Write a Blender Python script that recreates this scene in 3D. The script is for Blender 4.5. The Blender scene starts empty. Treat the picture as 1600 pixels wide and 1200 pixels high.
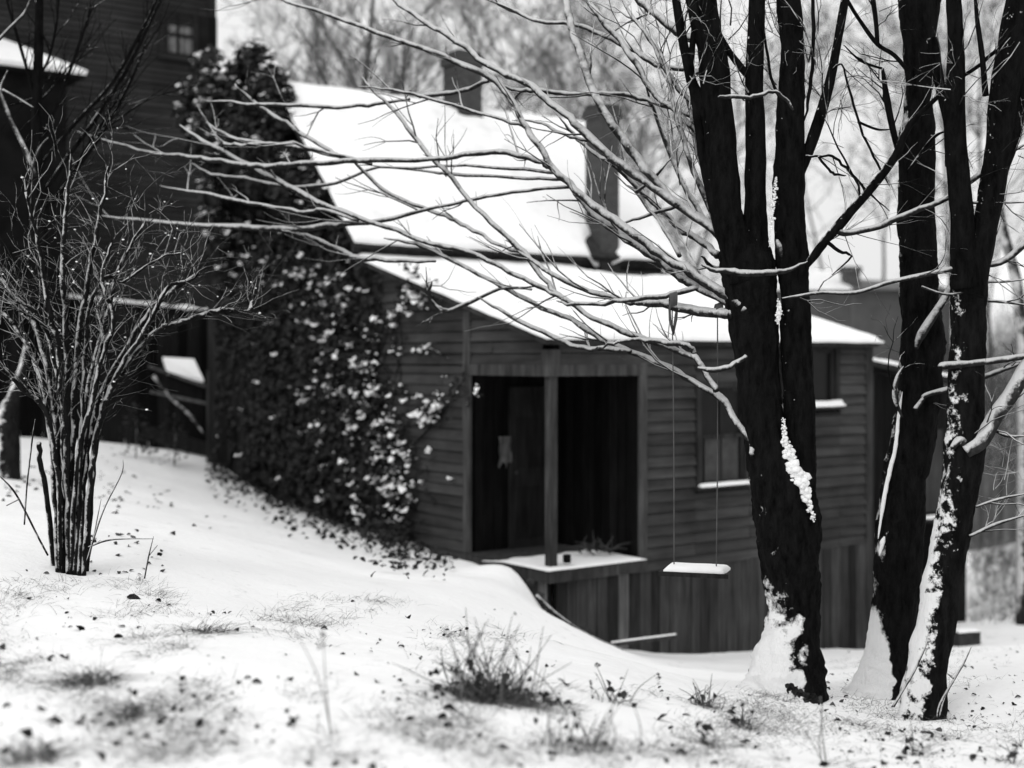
import bpy, math, random
import numpy as np
from mathutils import Vector, Matrix, noise as mnoise

# ------------------------------------------------------------------ camera, sky, sun, exposure
S = bpy.context.scene
C = S.collection
F = 2083.0                     # focal length in pixels of the 1600 px wide photograph
cam_d = bpy.data.cameras.new("camera")
cam = bpy.data.objects.new("camera", cam_d)
C.objects.link(cam)
cam.location = (0, 0, 0)
cam.rotation_euler = (math.radians(90), 0, 0)
cam_d.sensor_width = 36.0
cam_d.lens = 36.0 * F / 1600.0
cam_d.shift_y = -40.0 / 1600.0
cam_d.clip_start = 0.1
cam_d.clip_end = 2000.0
cam_d.dof.use_dof = True
cam_d.dof.focus_distance = 8.8
cam_d.dof.aperture_fstop = 0.92
S.camera = cam

SUN_EL, SUN_AZ = 48.0, 215.0    # soft light from behind the camera, to the left
w = bpy.data.worlds.new("World")
S.world = w
w.use_nodes = True
nt = w.node_tree
bg = nt.nodes["Background"]
sky = nt.nodes.new("ShaderNodeTexSky")
sky.sky_type = 'NISHITA'
sky.sun_disc = False
sky.sun_elevation = math.radians(SUN_EL)
sky.sun_rotation = math.radians(SUN_AZ)
sky.dust_density = 3.0
bw = nt.nodes.new("ShaderNodeRGBToBW")
nt.links.new(sky.outputs[0], bw.inputs[0])
tc = nt.nodes.new("ShaderNodeTexCoord")
sx = nt.nodes.new("ShaderNodeSeparateXYZ")
nt.links.new(tc.outputs['Generated'], sx.inputs[0])
mr = nt.nodes.new("ShaderNodeMapRange")           # overcast: the zenith brighter than the horizon
mr.inputs['From Min'].default_value = 0.0
mr.inputs['From Max'].default_value = 1.0
mr.inputs['To Min'].default_value = 7.0
mr.inputs['To Max'].default_value = 10.5
nt.links.new(sx.outputs['Z'], mr.inputs['Value'])
mx = nt.nodes.new("ShaderNodeMix")
mx.data_type = 'FLOAT'
mx.inputs[0].default_value = 0.9
nt.links.new(bw.outputs[0], mx.inputs[2])
nt.links.new(mr.outputs[0], mx.inputs[3])
nt.links.new(mx.outputs[0], bg.inputs['Color'])
bg.inputs['Strength'].default_value = 0.1

sun_d = bpy.data.lights.new("sun", 'SUN')
sun = bpy.data.objects.new("sun", sun_d)
C.objects.link(sun)
sun_d.energy = 0.7
sun_d.angle = math.radians(25)
sun_d.color = (1, 1, 1)
az = math.radians(SUN_AZ)
sd = Vector((math.sin(az) * math.cos(math.radians(SUN_EL)), math.cos(az) * math.cos(math.radians(SUN_EL)), math.sin(math.radians(SUN_EL))))
sun.rotation_euler = sd.to_track_quat('Z', 'Y').to_euler()
sun.location = sd * 30

S.view_settings.view_transform = 'Standard'
S.view_settings.look = 'None'
S.view_settings.exposure = 0.3
S.view_settings.gamma = 1.0
S.cycles.max_bounces = 5
S.cycles.diffuse_bounces = 3
S.cycles.transparent_max_bounces = 4

R = random.Random(11)

# ------------------------------------------------------------------ helpers
def P(px, py, Y):
    return Vector(((px - 800.0) / F * Y, Y, (560.0 - py) / F * Y))

class MB:
    def __init__(s):
        s.v = []; s.f = []; s.t = []
    def add(s, vs, fs, tone=1.0):
        b = len(s.v)
        s.v.extend([tuple(p) for p in vs])
        for f in fs:
            s.f.append([i + b for i in f]); s.t.append(tone)
    def box(s, lo, hi, tone=1.0):
        x0, y0, z0 = lo; x1, y1, z1 = hi
        s.hexa([(x0,y0,z0),(x1,y0,z0),(x1,y1,z0),(x0,y1,z0),(x0,y0,z1),(x1,y0,z1),(x1,y1,z1),(x0,y1,z1)], tone)
    def hexa(s, p, tone=1.0):
        s.add(p, [(0,3,2,1),(4,5,6,7),(0,1,5,4),(1,2,6,5),(2,3,7,6),(3,0,4,7)], tone)
    def beam(s, a, b, w, h, tone=1.0):
        a = Vector(a); b = Vector(b); d = (b - a).normalized()
        sd_ = d.cross(Vector((0,0,1)))
        if sd_.length < 1e-4: sd_ = Vector((1,0,0))
        sd_.normalize(); up = sd_.cross(d).normalized()
        q = []
        for e in (a, b):
            for i, j in ((-1,-1),(1,-1),(1,1),(-1,1)):
                q.append(e + sd_ * (i * w / 2) + up * (j * h / 2))
        s.add(q, [(0,1,2,3),(4,7,6,5),(0,4,5,1),(1,5,6,2),(2,6,7,3),(3,7,4,0)], tone)
    def tube(s, pts, rad, n=6, amp=0.0, ns=6.0, tone=1.0, cap=True):
        m = len(pts)
        if m < 2: return
        up = Vector((0.123, 0.31, 0.9)).normalized()
        vs = []
        prev = None
        for i in range(m):
            if i == 0: d = pts[1] - pts[0]
            elif i == m - 1: d = pts[-1] - pts[-2]
            else: d = pts[i+1] - pts[i-1]
            if d.length < 1e-9: d = Vector((0,0,1))
            d.normalize()
            if prev is None:
                a = d.cross(up)
                if a.length < 0.1: a = d.cross(Vector((1,0,0)))
            else:
                a = prev - d * prev.dot(d)
            a.normalize(); prev = a
            b = d.cross(a)
            for k in range(n):
                th = 2 * math.pi * k / n
                r = rad[i]
                dirv = a * math.cos(th) + b * math.sin(th)
                if amp:
                    q = pts[i] + dirv * r
                    r *= 1 + amp * mnoise.noise(Vector((q.x*ns, q.y*ns, q.z*ns*0.45))) + 0.5*amp*mnoise.noise(q*ns*2.7)
                vs.append(pts[i] + dirv * r)
        fs = []
        for i in range(m - 1):
            for k in range(n):
                k2 = (k + 1) % n
                fs.append((i*n+k, i*n+k2, (i+1)*n+k2, (i+1)*n+k))
        if cap:
            fs.append(tuple(range(n-1, -1, -1)))
            fs.append(tuple((m-1)*n + k for k in range(n)))
        s.add(vs, fs, tone)
    def blob(s, c, r, flat=0.6, rng=R, nu=6, nv=4, tone=1.0):
        vs = []; fs = []
        ph = rng.random() * 6.28
        for j in range(1, nv):
            el = -math.pi/2 + math.pi * j / nv
            for i in range(nu):
                th = ph + 2*math.pi*i/nu
                k = r * (0.8 + 0.4*rng.random())
                vs.append((c[0]+math.cos(el)*math.cos(th)*k, c[1]+math.cos(el)*math.sin(th)*k, c[2]+math.sin(el)*k*flat))
        b = len(vs)
        vs.append((c[0], c[1], c[2]-r*flat)); vs.append((c[0], c[1], c[2]+r*flat))
        for j in range(nv-2):
            for i in range(nu):
                i2 = (i+1) % nu
                fs.append((j*nu+i, j*nu+i2, (j+1)*nu+i2, (j+1)*nu+i))
        for i in range(nu):
            i2 = (i+1) % nu
            fs.append((i2, i, b)); fs.append(((nv-2)*nu+i, (nv-2)*nu+i2, b+1))
        s.add(vs, fs, tone)
    def leaf(s, c, n, size, rng, asp=0.7, bend=0.25, tone=1.0):
        n = Vector(n).normalized()
        a = n.cross(Vector((rng.uniform(-1,1), rng.uniform(-1,1), rng.uniform(-1,1))))
        if a.length < 1e-3: a = Vector((1,0,0))
        a.normalize(); b = n.cross(a)
        c = Vector(c); h = size/2; k = h*asp
        out = []
        for u_, w_ in ((-1.0,0.0),(-0.72,0.62),(-0.2,1.0),(0.4,0.66),(1.0,0.0),(0.4,-0.66),(-0.2,-1.0),(-0.72,-0.62)):
            j = rng.uniform(0.8, 1.2)
            out.append(c + a*h*u_ + b*k*w_*j + n*(bend*h*abs(w_)*j - 0.5*bend*h*u_*u_))
        s.add(out + [c], [(i, (i+1) % 8, 8) for i in range(8)], tone)
    def blade(s, p, d, L, wd, rng, tone=1.0, droop=0.5):
        d = Vector(d).normalized(); p = Vector(p)
        side = d.cross(Vector((0,0,1)))
        if side.length < 1e-3: side = Vector((1,0,0))
        side.normalize()
        th = rng.uniform(0, 3.14)
        side = Matrix.Rotation(th, 3, d) @ side
        out = Vector((d.x, d.y, 0))
        vs = []; n = 4
        for i in range(n+1):
            t = i/n
            q = p + d*L*t + out*(droop*L*t*t) - Vector((0,0,1))*(0.35*droop*L*t*t*t)
            wv = side*(wd*0.5*(1-0.85*t))
            vs += [q - wv, q + wv]
        s.add(vs, [(2*i,2*i+1,2*i+3,2*i+2) for i in range(n)], tone)
    def build(s, name, mat, parent=None, smooth=False, origin=None):
        me = bpy.data.meshes.new(name)
        vs = s.v
        if origin is not None:
            o3 = Vector(origin); vs = [(x-o3.x, y-o3.y, z-o3.z) for x, y, z in vs]
        me.from_pydata(vs, [], s.f)
        at = me.attributes.new("tone", 'FLOAT', 'FACE')
        at.data.foreach_set("value", s.t)
        me.materials.append(mat)
        if smooth:
            me.polygons.foreach_set("use_smooth", [True]*len(me.polygons))
        me.update()
        o = bpy.data.objects.new(name, me)
        C.objects.link(o)
        if origin is not None: o.location = origin
        if parent is not None: o.parent = parent
        return o

def tag(o, label=None, cat=None, group=None, kind=None):
    if label: o["label"] = label
    if cat: o["category"] = cat
    if group: o["group"] = group
    if kind: o["kind"] = kind
    return o
def empty(name, loc, rz=0.0):
    o = bpy.data.objects.new(name, None)
    C.objects.link(o)
    o.location = loc; o.rotation_euler = (0, 0, rz)
    o.empty_display_size = 0.2
    return o
def local(parent_loc, mb, name, mat, parent, smooth=False):
    """mesh given in world coordinates, child of an unrotated Empty"""
    L = Vector(parent_loc)
    mb.v = [(x-L.x, y-L.y, z-L.z) for x, y, z in mb.v]
    return mb.build(name, mat, parent, smooth)

def cat(pts, rad, sub=4):
    """Catmull-Rom smoothing of a polyline with radii"""
    n = len(pts)
    if n < 3: 
        out = [pts[0].lerp(pts[-1], i/sub) for i in range(sub+1)]
        return out, [rad[0]+(rad[-1]-rad[0])*i/sub for i in range(sub+1)]
    op, orr = [], []
    for i in range(n-1):
        p0 = pts[max(i-1,0)]; p1 = pts[i]; p2 = pts[i+1]; p3 = pts[min(i+2,n-1)]
        for k in range(sub):
            t = k/sub; t2 = t*t; t3 = t2*t
            op.append(0.5*((2*p1)+(p2-p0)*t+(2*p0-5*p1+4*p2-p3)*t2+(3*p1-p0-3*p2+p3)*t3))
            orr.append(rad[i]+(rad[i+1]-rad[i])*t)
    op.append(pts[-1].copy()); orr.append(rad[-1])
    return op, orr

# ------------------------------------------------------------------ materials
def g(v): return (v, v, v, 1)
def newmat(name, rough=0.9, spec=0.1):
    m = bpy.data.materials.new(name); m.use_nodes = True
    t = m.node_tree; b = t.nodes["Principled BSDF"]
    b.inputs['Roughness'].default_value = rough
    b.inputs['Specular IOR Level'].default_value = spec
    return m, t, b
def noise_node(t, scale, detail=3.0, coord='Object', stretch=None, rough=0.55):
    tcn = t.nodes.new("ShaderNodeTexCoord")
    n = t.nodes.new("ShaderNodeTexNoise")
    n.inputs['Scale'].default_value = scale; n.inputs['Detail'].default_value = detail
    n.inputs['Roughness'].default_value = rough
    if stretch:
        mp = t.nodes.new("ShaderNodeMapping"); mp.inputs['Scale'].default_value = stretch
        t.links.new(tcn.outputs[coord], mp.inputs[0]); t.links.new(mp.outputs[0], n.inputs['Vector'])
    else:
        t.links.new(tcn.outputs[coord], n.inputs['Vector'])
    return n
def maprange(t, sock, a, b, c, d):
    m = t.nodes.new("ShaderNodeMapRange")
    m.inputs['From Min'].default_value = a; m.inputs['From Max'].default_value = b
    m.inputs['To Min'].default_value = c; m.inputs['To Max'].default_value = d
    t.links.new(sock, m.inputs['Value']); return m.outputs[0]
def mathn(t, op, a, b):
    m = t.nodes.new("ShaderNodeMath"); m.operation = op
    for i, s in enumerate((a, b)):
        if isinstance(s, (int, float)): m.inputs[i].default_value = s
        else: t.links.new(s, m.inputs[i])
    return m.outputs[0]
def bump(t, b, sock, strength, dist):
    n = t.nodes.new("ShaderNodeBump"); n.inputs['Strength'].default_value = strength; n.inputs['Distance'].default_value = dist
    t.links.new(sock, n.inputs['Height']); t.links.new(n.outputs[0], b.inputs['Normal'])

def snow_mat(name, val=0.86, bs=14.0, bd=0.02, dirt=None):
    m, t, b = newmat(name, 0.85, 0.15)
    n1 = noise_node(t, bs, 5.0); n2 = noise_node(t, 1.3, 3.0)
    v = maprange(t, n2.outputs[0], 0.3, 0.7, val*0.96, val)
    if dirt:
        n3 = noise_node(t, dirt[0], 6.0, rough=0.7)
        d = maprange(t, n3.outputs[0], dirt[1], dirt[2], 0.0, 1.0)
        n4 = noise_node(t, 0.55, 2.0)
        d = mathn(t, 'MULTIPLY', d, maprange(t, n4.outputs[0], 0.42, 0.6, 0.0, 1.0))
        v = mathn(t, 'MULTIPLY', v, mathn(t, 'SUBTRACT', 1.0, mathn(t, 'MULTIPLY', d, dirt[3])))
    t.links.new(v, b.inputs['Base Color'])
    bump(t, b, n1.outputs[0], 0.5, bd)
    return m
def wood_mat(name, base, grain=(1.0, 1.0, 14.0), var=0.55, scale=2.5):
    m, t, b = newmat(name, 0.85, 0.12)
    at = t.nodes.new("ShaderNodeAttribute"); at.attribute_name = "tone"
    n = noise_node(t, scale, 6.0, stretch=grain, rough=0.65)
    n2 = noise_node(t, 1.1, 3.0)
    k = maprange(t, n.outputs[0], 0.3, 0.7, 1-var, 1+var)
    k2 = maprange(t, n2.outputs[0], 0.3, 0.7, 0.7, 1.3)
    b.inputs['Specular IOR Level'].default_value = 0.05
    v = mathn(t, 'MULTIPLY', mathn(t, 'MULTIPLY', k, k2), mathn(t, 'MULTIPLY', at.outputs['Fac'], base))
    t.links.new(v, b.inputs['Base Color'])
    bump(t, b, n.outputs[0], 0.4, 0.01)
    return m
def bark_mat(name, base, sdir=(0,0,1), lo=0.35, hi=0.6, amp=0.7, ns=9.0, foot=0.0, snow=0.8, bs=22.0, bd=0.015, footdir=None, fleck=0.45, footk=0.8, footlo=0.3):
    """bark with snow lying where the surface turns towards sdir; near the foot (object z small) more of it sticks"""
    m, t, b = newmat(name, 0.95, 0.03)
    ge = t.nodes.new("ShaderNodeNewGeometry")
    dt = t.nodes.new("ShaderNodeVectorMath"); dt.operation = 'DOT_PRODUCT'
    d = Vector(sdir).normalized(); dt.inputs[1].default_value = d
    t.links.new(ge.outputs['Normal'], dt.inputs[0])
    n = noise_node(t, ns, 5.0, rough=0.7)
    f = mathn(t, 'ADD', dt.outputs['Value'], maprange(t, n.outputs[0], 0.25, 0.75, -amp, amp))
    if foot:
        tcn = t.nodes.new("ShaderNodeTexCoord"); sp = t.nodes.new("ShaderNodeSeparateXYZ")
        t.links.new(tcn.outputs['Object'], sp.inputs[0])
        d2 = t.nodes.new("ShaderNodeVectorMath"); d2.operation = 'DOT_PRODUCT'
        d2.inputs[1].default_value = Vector(footdir or (-0.6,-0.75,0.25)).normalized()
        t.links.new(ge.outputs['Normal'], d2.inputs[0])
        hterm = maprange(t, sp.outputs['Z'], foot*footlo, foot, 1.0, 0.0)
        side = maprange(t, d2.outputs['Value'], 0.05, 0.75, -0.35, footk)
        f = mathn(t, 'ADD', f, mathn(t, 'MULTIPLY', hterm, side))
    n5 = noise_node(t, ns*4.5, 3.0)
    f = mathn(t, 'ADD', f, maprange(t, n5.outputs[0], 0.62, 0.72, 0.0, fleck))
    s = maprange(t, f, lo, hi, 0.0, 1.0)
    nb = noise_node(t, bs, 6.0, stretch=(1,1,0.3), rough=0.7)
    bv = maprange(t, nb.outputs[0], 0.3, 0.7, base*0.3, base*2.6)
    mxn = t.nodes.new("ShaderNodeMix"); mxn.data_type = 'FLOAT'
    t.links.new(s, mxn.inputs[0]); t.links.new(bv, mxn.inputs[2]); mxn.inputs[3].default_value = snow
    t.links.new(mxn.outputs[0], b.inputs['Base Color'])
    bump(t, b, nb.outputs[0], 1.0, bd*1.8)
    return m
def plain_mat(name, base, rough=0.9, spec=0.2, var=0.3, scale=8.0):
    m, t, b = newmat(name, rough, spec)
    n = noise_node(t, scale, 4.0)
    at = t.nodes.new("ShaderNodeAttribute"); at.attribute_name = "tone"
    v = mathn(t, 'MULTIPLY', maprange(t, n.outputs[0], 0.3, 0.7, base*(1-var), base*(1+var)), at.outputs['Fac'])
    t.links.new(v, b.inputs['Base Color'])
    return m
def brick_mat(name, base):
    m, t, b = newmat(name, 0.9, 0.1)
    tcn = t.nodes.new("ShaderNodeTexCoord")
    mp = t.nodes.new("ShaderNodeMapping"); mp.inputs['Rotation'].default_value = (math.radians(90), 0, 0)
    br = t.nodes.new("ShaderNodeTexBrick")
    br.inputs['Scale'].default_value = 5.0
    br.inputs['Color1'].default_value = g(base); br.inputs['Color2'].default_value = g(base*0.65); br.inputs['Mortar'].default_value = g(base*1.5)
    t.links.new(tcn.outputs['Object'], mp.inputs[0]); t.links.new(mp.outputs[0], br.inputs['Vector'])
    t.links.new(br.outputs['Color'], b.inputs['Base Color'])
    return m

M = {}
M['snow_ground'] = snow_mat("ground_snow", 0.88, 9.0, 0.03, dirt=(5.5, 0.60, 0.78, 0.5))
M['snow'] = snow_mat("roof_snow", 0.88, 6.0, 0.03, dirt=(3.2, 0.50, 0.78, 0.22))
M['siding'] = wood_mat("grey_siding", 0.043, (0.5, 0.5, 5.0), 0.35)
M['board'] = wood_mat("upright_boards", 0.029, (8.0, 8.0, 0.6))
M['gable'] = wood_mat("gable_boards", 0.012, (8.0, 8.0, 0.6))
M['trim'] = wood_mat("trim_wood", 0.048, (6.0, 6.0, 0.7))
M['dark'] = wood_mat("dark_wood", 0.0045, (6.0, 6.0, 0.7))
M['roof'] = wood_mat("old_shingles", 0.03, (3.0, 3.0, 8.0))
M['bigsiding'] = wood_mat("house_siding", 0.030, (0.4, 0.4, 6.0), 0.3)
M['bigdark'] = wood_mat("house_dark", 0.01, (1, 1, 1))
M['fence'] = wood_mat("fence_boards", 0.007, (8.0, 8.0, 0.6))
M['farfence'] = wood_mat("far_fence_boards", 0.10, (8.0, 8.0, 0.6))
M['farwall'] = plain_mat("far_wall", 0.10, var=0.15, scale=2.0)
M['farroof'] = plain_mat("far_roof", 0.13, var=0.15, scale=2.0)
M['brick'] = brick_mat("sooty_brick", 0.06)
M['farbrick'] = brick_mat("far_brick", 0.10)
M['glass'] = plain_mat("dim_glass", 0.006, 0.3, 0.12)
M['curtain'] = plain_mat("curtain", 0.16)
M['ragc'] = plain_mat("rag_cloth", 0.07)
M['ivy'] = plain_mat("ivy_leaf", 0.013, 0.7, 0.2, 0.5, 15.0)
M['leaf'] = plain_mat("dead_leaf", 0.055, 0.9, 0.1, 0.5, 6.0)
M['grass'] = plain_mat("dry_grass", 0.10, 0.9, 0.1, 0.4, 6.0)
M['weed'] = plain_mat("dead_weed", 0.085, 0.9, 0.1, 0.4, 6.0)
M['rope'] = plain_mat("rope", 0.08)
M['stone'] = plain_mat("stone", 0.03, var=0.5, scale=12)
M['bark'] = bark_mat("tree_bark", 0.0045, (-0.72,-0.25,0.62), 0.98, 1.28, 0.50, 9.0, foot=0.95, fleck=0.12, footk=1.05, footlo=0.25)
M['bark2'] = bark_mat("tree_bark_plain", 0.0045, (-0.85,-0.02,0.5), 0.92, 1.10, 0.26, 6.0, foot=0.62, fleck=0.1, footk=1.15, footlo=0.2, footdir=(-0.95,-0.35,0.3))
M['bark3'] = bark_mat("tree_bark_snowy", 0.005, (-0.82,-0.25,0.5), 1.0, 1.28, 0.85, 9.0, foot=1.8, fleck=0.25, footk=0.55, footlo=0.5, footdir=(-0.88,-0.42,0.2))
M['limb'] = bark_mat("limb_bark", 0.004, (-0.45,-0.1,0.88), 0.78, 1.0, 0.30, 7.0)
M['branch'] = bark_mat("branch_bark", 0.014, (-0.15,-0.15,0.95), 0.0, 0.6, 0.55, 9.0, snow=0.6)
M['shrub'] = bark_mat("shrub_bark", 0.007, (-0.6,-0.3,0.75), 0.30, 0.70, 0.75, 11.0, snow=0.55)
M['twig'] = bark_mat("twig_bark", 0.016, (0,-.2,1), 0.0, 0.8, 1.0, 16.0, snow=0.36)
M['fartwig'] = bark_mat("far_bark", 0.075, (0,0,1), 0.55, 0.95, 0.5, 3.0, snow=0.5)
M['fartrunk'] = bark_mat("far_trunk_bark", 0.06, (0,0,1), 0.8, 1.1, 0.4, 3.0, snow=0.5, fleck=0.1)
M['snowytrunk'] = bark_mat("snowy_bark", 0.010, (-0.75,-0.3,0.6), 0.45, 0.85, 0.75, 5.0)
M['birch'] = bark_mat("pale_bark", 0.02, (-0.6,-0.2,0.75), 0.15, 0.6, 0.6, 7.0, snow=0.62)

# ------------------------------------------------------------------ house frame
HX, HY = 0.426, 14.8
U = Vector((0.802, 0.597, 0)); V = Vector((-0.597, 0.802, 0))
HROT = math.atan2(0.597, 0.802)
def H(t, s, z):
    return Vector((HX, HY, 0)) + U*t + V*s + Vector((0,0,z))

# ------------------------------------------------------------------ terrain
cp = []
def gp(px, py, Y): q = P(px, py, Y); cp.append((q.x, q.y, q.z))
for a in [(0,1200,4.7),(800,1200,4.9),(1200,1205,5.5),(1600,1215,6.0),(0,1050,6.0),(400,1050,6.1),(800,1075,6.5),(1000,1092,7.0),(1200,1094,8.2),(1600,1092,8.6),(1500,1142,7.7),(1350,1125,7.6),(1300,1165,6.6),(1600,1190,6.4),(1448,1135,8.1),(1100,1135,6.5),
          (0,893,8.6),(110,893,9.0),(250,880,9.6),(400,925,9.5),(600,905,12.3),(640,888,13.8),(700,888,14.3),(560,868,14.8),(745,900,13.6),(480,850,15.0),(600,848,16.4),(760,930,12.0),(700,930,11.3),(700,872,15.6),(640,955,9.6),(800,985,9.5),(780,910,13.2),
          (800,888,14.0),(812,900,13.9),(838,945,13.8),(880,990,13.9),(870,985,14.4),(905,1000,14.3),(960,1012,15.1),(1000,1032,13.0),(1100,1052,11.5),(1240,1088,9.0),(1200,1018,16.7),
          (1360,1014,17.9),(1395,1078,9.3),(1448,1118,8.6),(1550,1012,14.5),(1560,900,25),(1590,868,31),(1420,975,24),(200,805,12.5),
          (0,780,13.0),(325,716,22.2),(0,682,23),(150,692,24),(480,800,19.2),(400,765,20.5),(560,832,17.6),(645,848,16.9),(900,1035,11.0),(250,700,24)]:
    gp(*a)
for t, s, z in [(-0.4,0.5,-2.41),(-0.35,1.7,-2.43),(0.7,0.7,-3.2),(0.15,-0.15,-3.05),(0.6,-0.15,-3.2),(-0.12,0.2,-2.95),(3,3,-3.3),(3,8,-2.9),(5,6,-3.6),(9,1,-4.15),(8,6,-3.9)]:
    q = H(t, s, z); cp.append((q.x, q.y, q.z))
cp += [(15,10,-2.9),(-9,5,-1.1),(8,2,-1.9),(0,1,-1.45),(-12,15,-0.9),(-20,30,-0.6),(0,40,-2.2),(11,46,-2.6),(20,24,-4.2),(16.5,38,-2.0),(20,46,2.2),(27,60,6.0),
       (34,46,5.0),(0,75,-2.0),(-40,60,0.5),(-40,0,-0.6),(40,0,-3.5),(0,-40,-0.8),(90,90,6.0),(-90,90,2.0),(90,-40,-3.5),(-90,-40,0.0)]
CPA = np.array(cp)
def _ker(d2):
    return np.where(d2 > 1e-12, d2*np.log(np.maximum(d2,1e-12))*0.5, 0.0)
n_ = len(CPA)
d2 = ((CPA[:,None,:2]-CPA[None,:,:2])**2).sum(-1)
A_ = np.zeros((n_+3, n_+3)); A_[:n_,:n_] = _ker(d2) + np.eye(n_)*0.012
A_[:n_,n_] = 1; A_[:n_,n_+1:] = CPA[:,:2]; A_[n_,:n_] = 1; A_[n_+1:,:n_] = CPA[:,:2].T
WT = np.linalg.solve(A_, np.concatenate([CPA[:,2], np.zeros(3)]))
def terr(xs, ys):
    xs = np.asarray(xs, float); ys = np.asarray(ys, float)
    dd = (xs[...,None]-CPA[:,0])**2 + (ys[...,None]-CPA[:,1])**2
    return _ker(dd) @ WT[:n_] + WT[n_] + WT[n_+1]*xs + WT[n_+2]*ys
def lump(x, y):
    k = 1.0 if y < 26 else 0.4
    return k*(0.035*mnoise.noise(Vector((x*0.9, y*0.9, 3.1))) + 0.018*mnoise.noise(Vector((x*2.6, y*2.6, 7.7))) + 0.010*mnoise.noise(Vector((x*6.5, y*6.5, 1.7))))
def gz(x, y): return float(terr(x, y)) + lump(x, y)

def axis(lo, a, b, hi, fine):
    mid = list(np.arange(a, b+1e-6, fine)); out = []; st = fine; q = b
    while q < hi: st *= 1.22; q += st; out.append(q)
    inn = []; st = fine; q = a
    while q > lo: st *= 1.22; q -= st; inn.append(q)
    return np.array(inn[::-1] + mid + out)
gxs = axis(-160, -7.5, 10.0, 160, 0.085); gys = axis(-90, 3.6, 19.5, 260, 0.085)
GX, GY = np.meshgrid(gxs, gys)
GZ = terr(np.clip(GX, -95, 95), np.clip(GY, -45, 95))
ground = MB()
vs = []
for j in range(len(gys)):
    for i in range(len(gxs)):
        vs.append((GX[j,i], GY[j,i], GZ[j,i] + lump(GX[j,i], GY[j,i])))
nx = len(gxs)
ground.add(vs, [(j*nx+i, j*nx+i+1, (j+1)*nx+i+1, (j+1)*nx+i) for j in range(len(gys)-1) for i in range(nx-1)])
tag(ground.build("ground", M['snow_ground'], smooth=True), "rolling snow covered yard falling away to the lower ground on the right", None, None, "structure")

# pixel -> ground point
def on_ground(px, py, y0=3.5, y1=45.0):
    dx = (px-800.0)/F; dz = (560.0-py)/F
    Y = y0; st = 0.15
    while Y < y1:
        if dz*Y < float(terr(dx*Y, Y)): break
        Y += st
    lo_, hi_ = Y-st, Y
    for _ in range(14):
        md = 0.5*(lo_+hi_)
        if dz*md < float(terr(dx*md, md)): hi_ = md
        else: lo_ = md
    Y = hi_
    return Vector((dx*Y, Y, gz(dx*Y, Y)))

# ------------------------------------------------------------------ house building helpers (house coordinates x=t, y=s)
def siding(mb, o, d, n, span, z0, z1, expo, rng, lip=0.030, blen=2.2):
    """clapboards on a vertical wall: o origin, d along, n outward (2D); span(z)->(a,b)"""
    k = 0; z = z0
    while z < z1 - 0.02:
        zt = min(z + expo, z1)
        a0, b0 = span(z); a1, b1 = span(zt)
        if b0 - a0 > 0.03:
            cuts = [0.0]; L = b0 - a0; q = rng.uniform(0.3, 1.0)*blen
            while q < L - 0.3: cuts.append(q/L); q += rng.uniform(0.6, 1.2)*blen
            cuts.append(1.0)
            for c0, c1 in zip(cuts[:-1], cuts[1:]):
                tone = rng.uniform(0.8, 1.2); j = rng.uniform(-0.004, 0.004); lp = lip*rng.uniform(0.75, 1.3)
                pts = []
                for (aa, bb, zz, out) in ((a0,b0,z+j,lp),(a1,b1,zt-0.010,0.004)):
                    for c in (c0, c1):
                        e = aa + (bb-aa)*c
                        pts.append((o[0]+d[0]*e+n[0]*out, o[1]+d[1]*e+n[1]*out, zz))
                for c in (c0, c1):
                    e = a0+(b0-a0)*c
                    pts.append((o[0]+d[0]*e, o[1]+d[1]*e, z+j+0.002))
                mb.add(pts, [(0,1,3,2),(4,5,1,0)], tone)
        z = zt; k += 1
def vboards(mb, o, d, n, L, z0, z1f, wd, rng, th=0.022):
    e = 0.0
    while e < L - 0.02:
        w1 = min(wd*rng.uniform(0.8, 1.2), L-e); gap = 0.008
        out = th*rng.uniform(0.6, 1.2); tone = rng.uniform(0.4, 1.75)
        if rng.random() < 0.07: tone *= 2.4
        za = z1f(e); zb = z1f(e+w1); zb0 = z0 + rng.uniform(-0.03, 0.03)
        def q(ee, oo, zz): return (o[0]+d[0]*ee+n[0]*oo, o[1]+d[1]*ee+n[1]*oo, zz)
        x0, x1 = e+gap/2, e+w1-gap/2
        mb.hexa([q(x0,0,zb0),q(x1,0,zb0),q(x1,out,zb0),q(x0,out,zb0),q(x0,0,za),q(x1,0,zb),q(x1,out,zb),q(x0,out,za)], tone)
        e += w1
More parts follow.
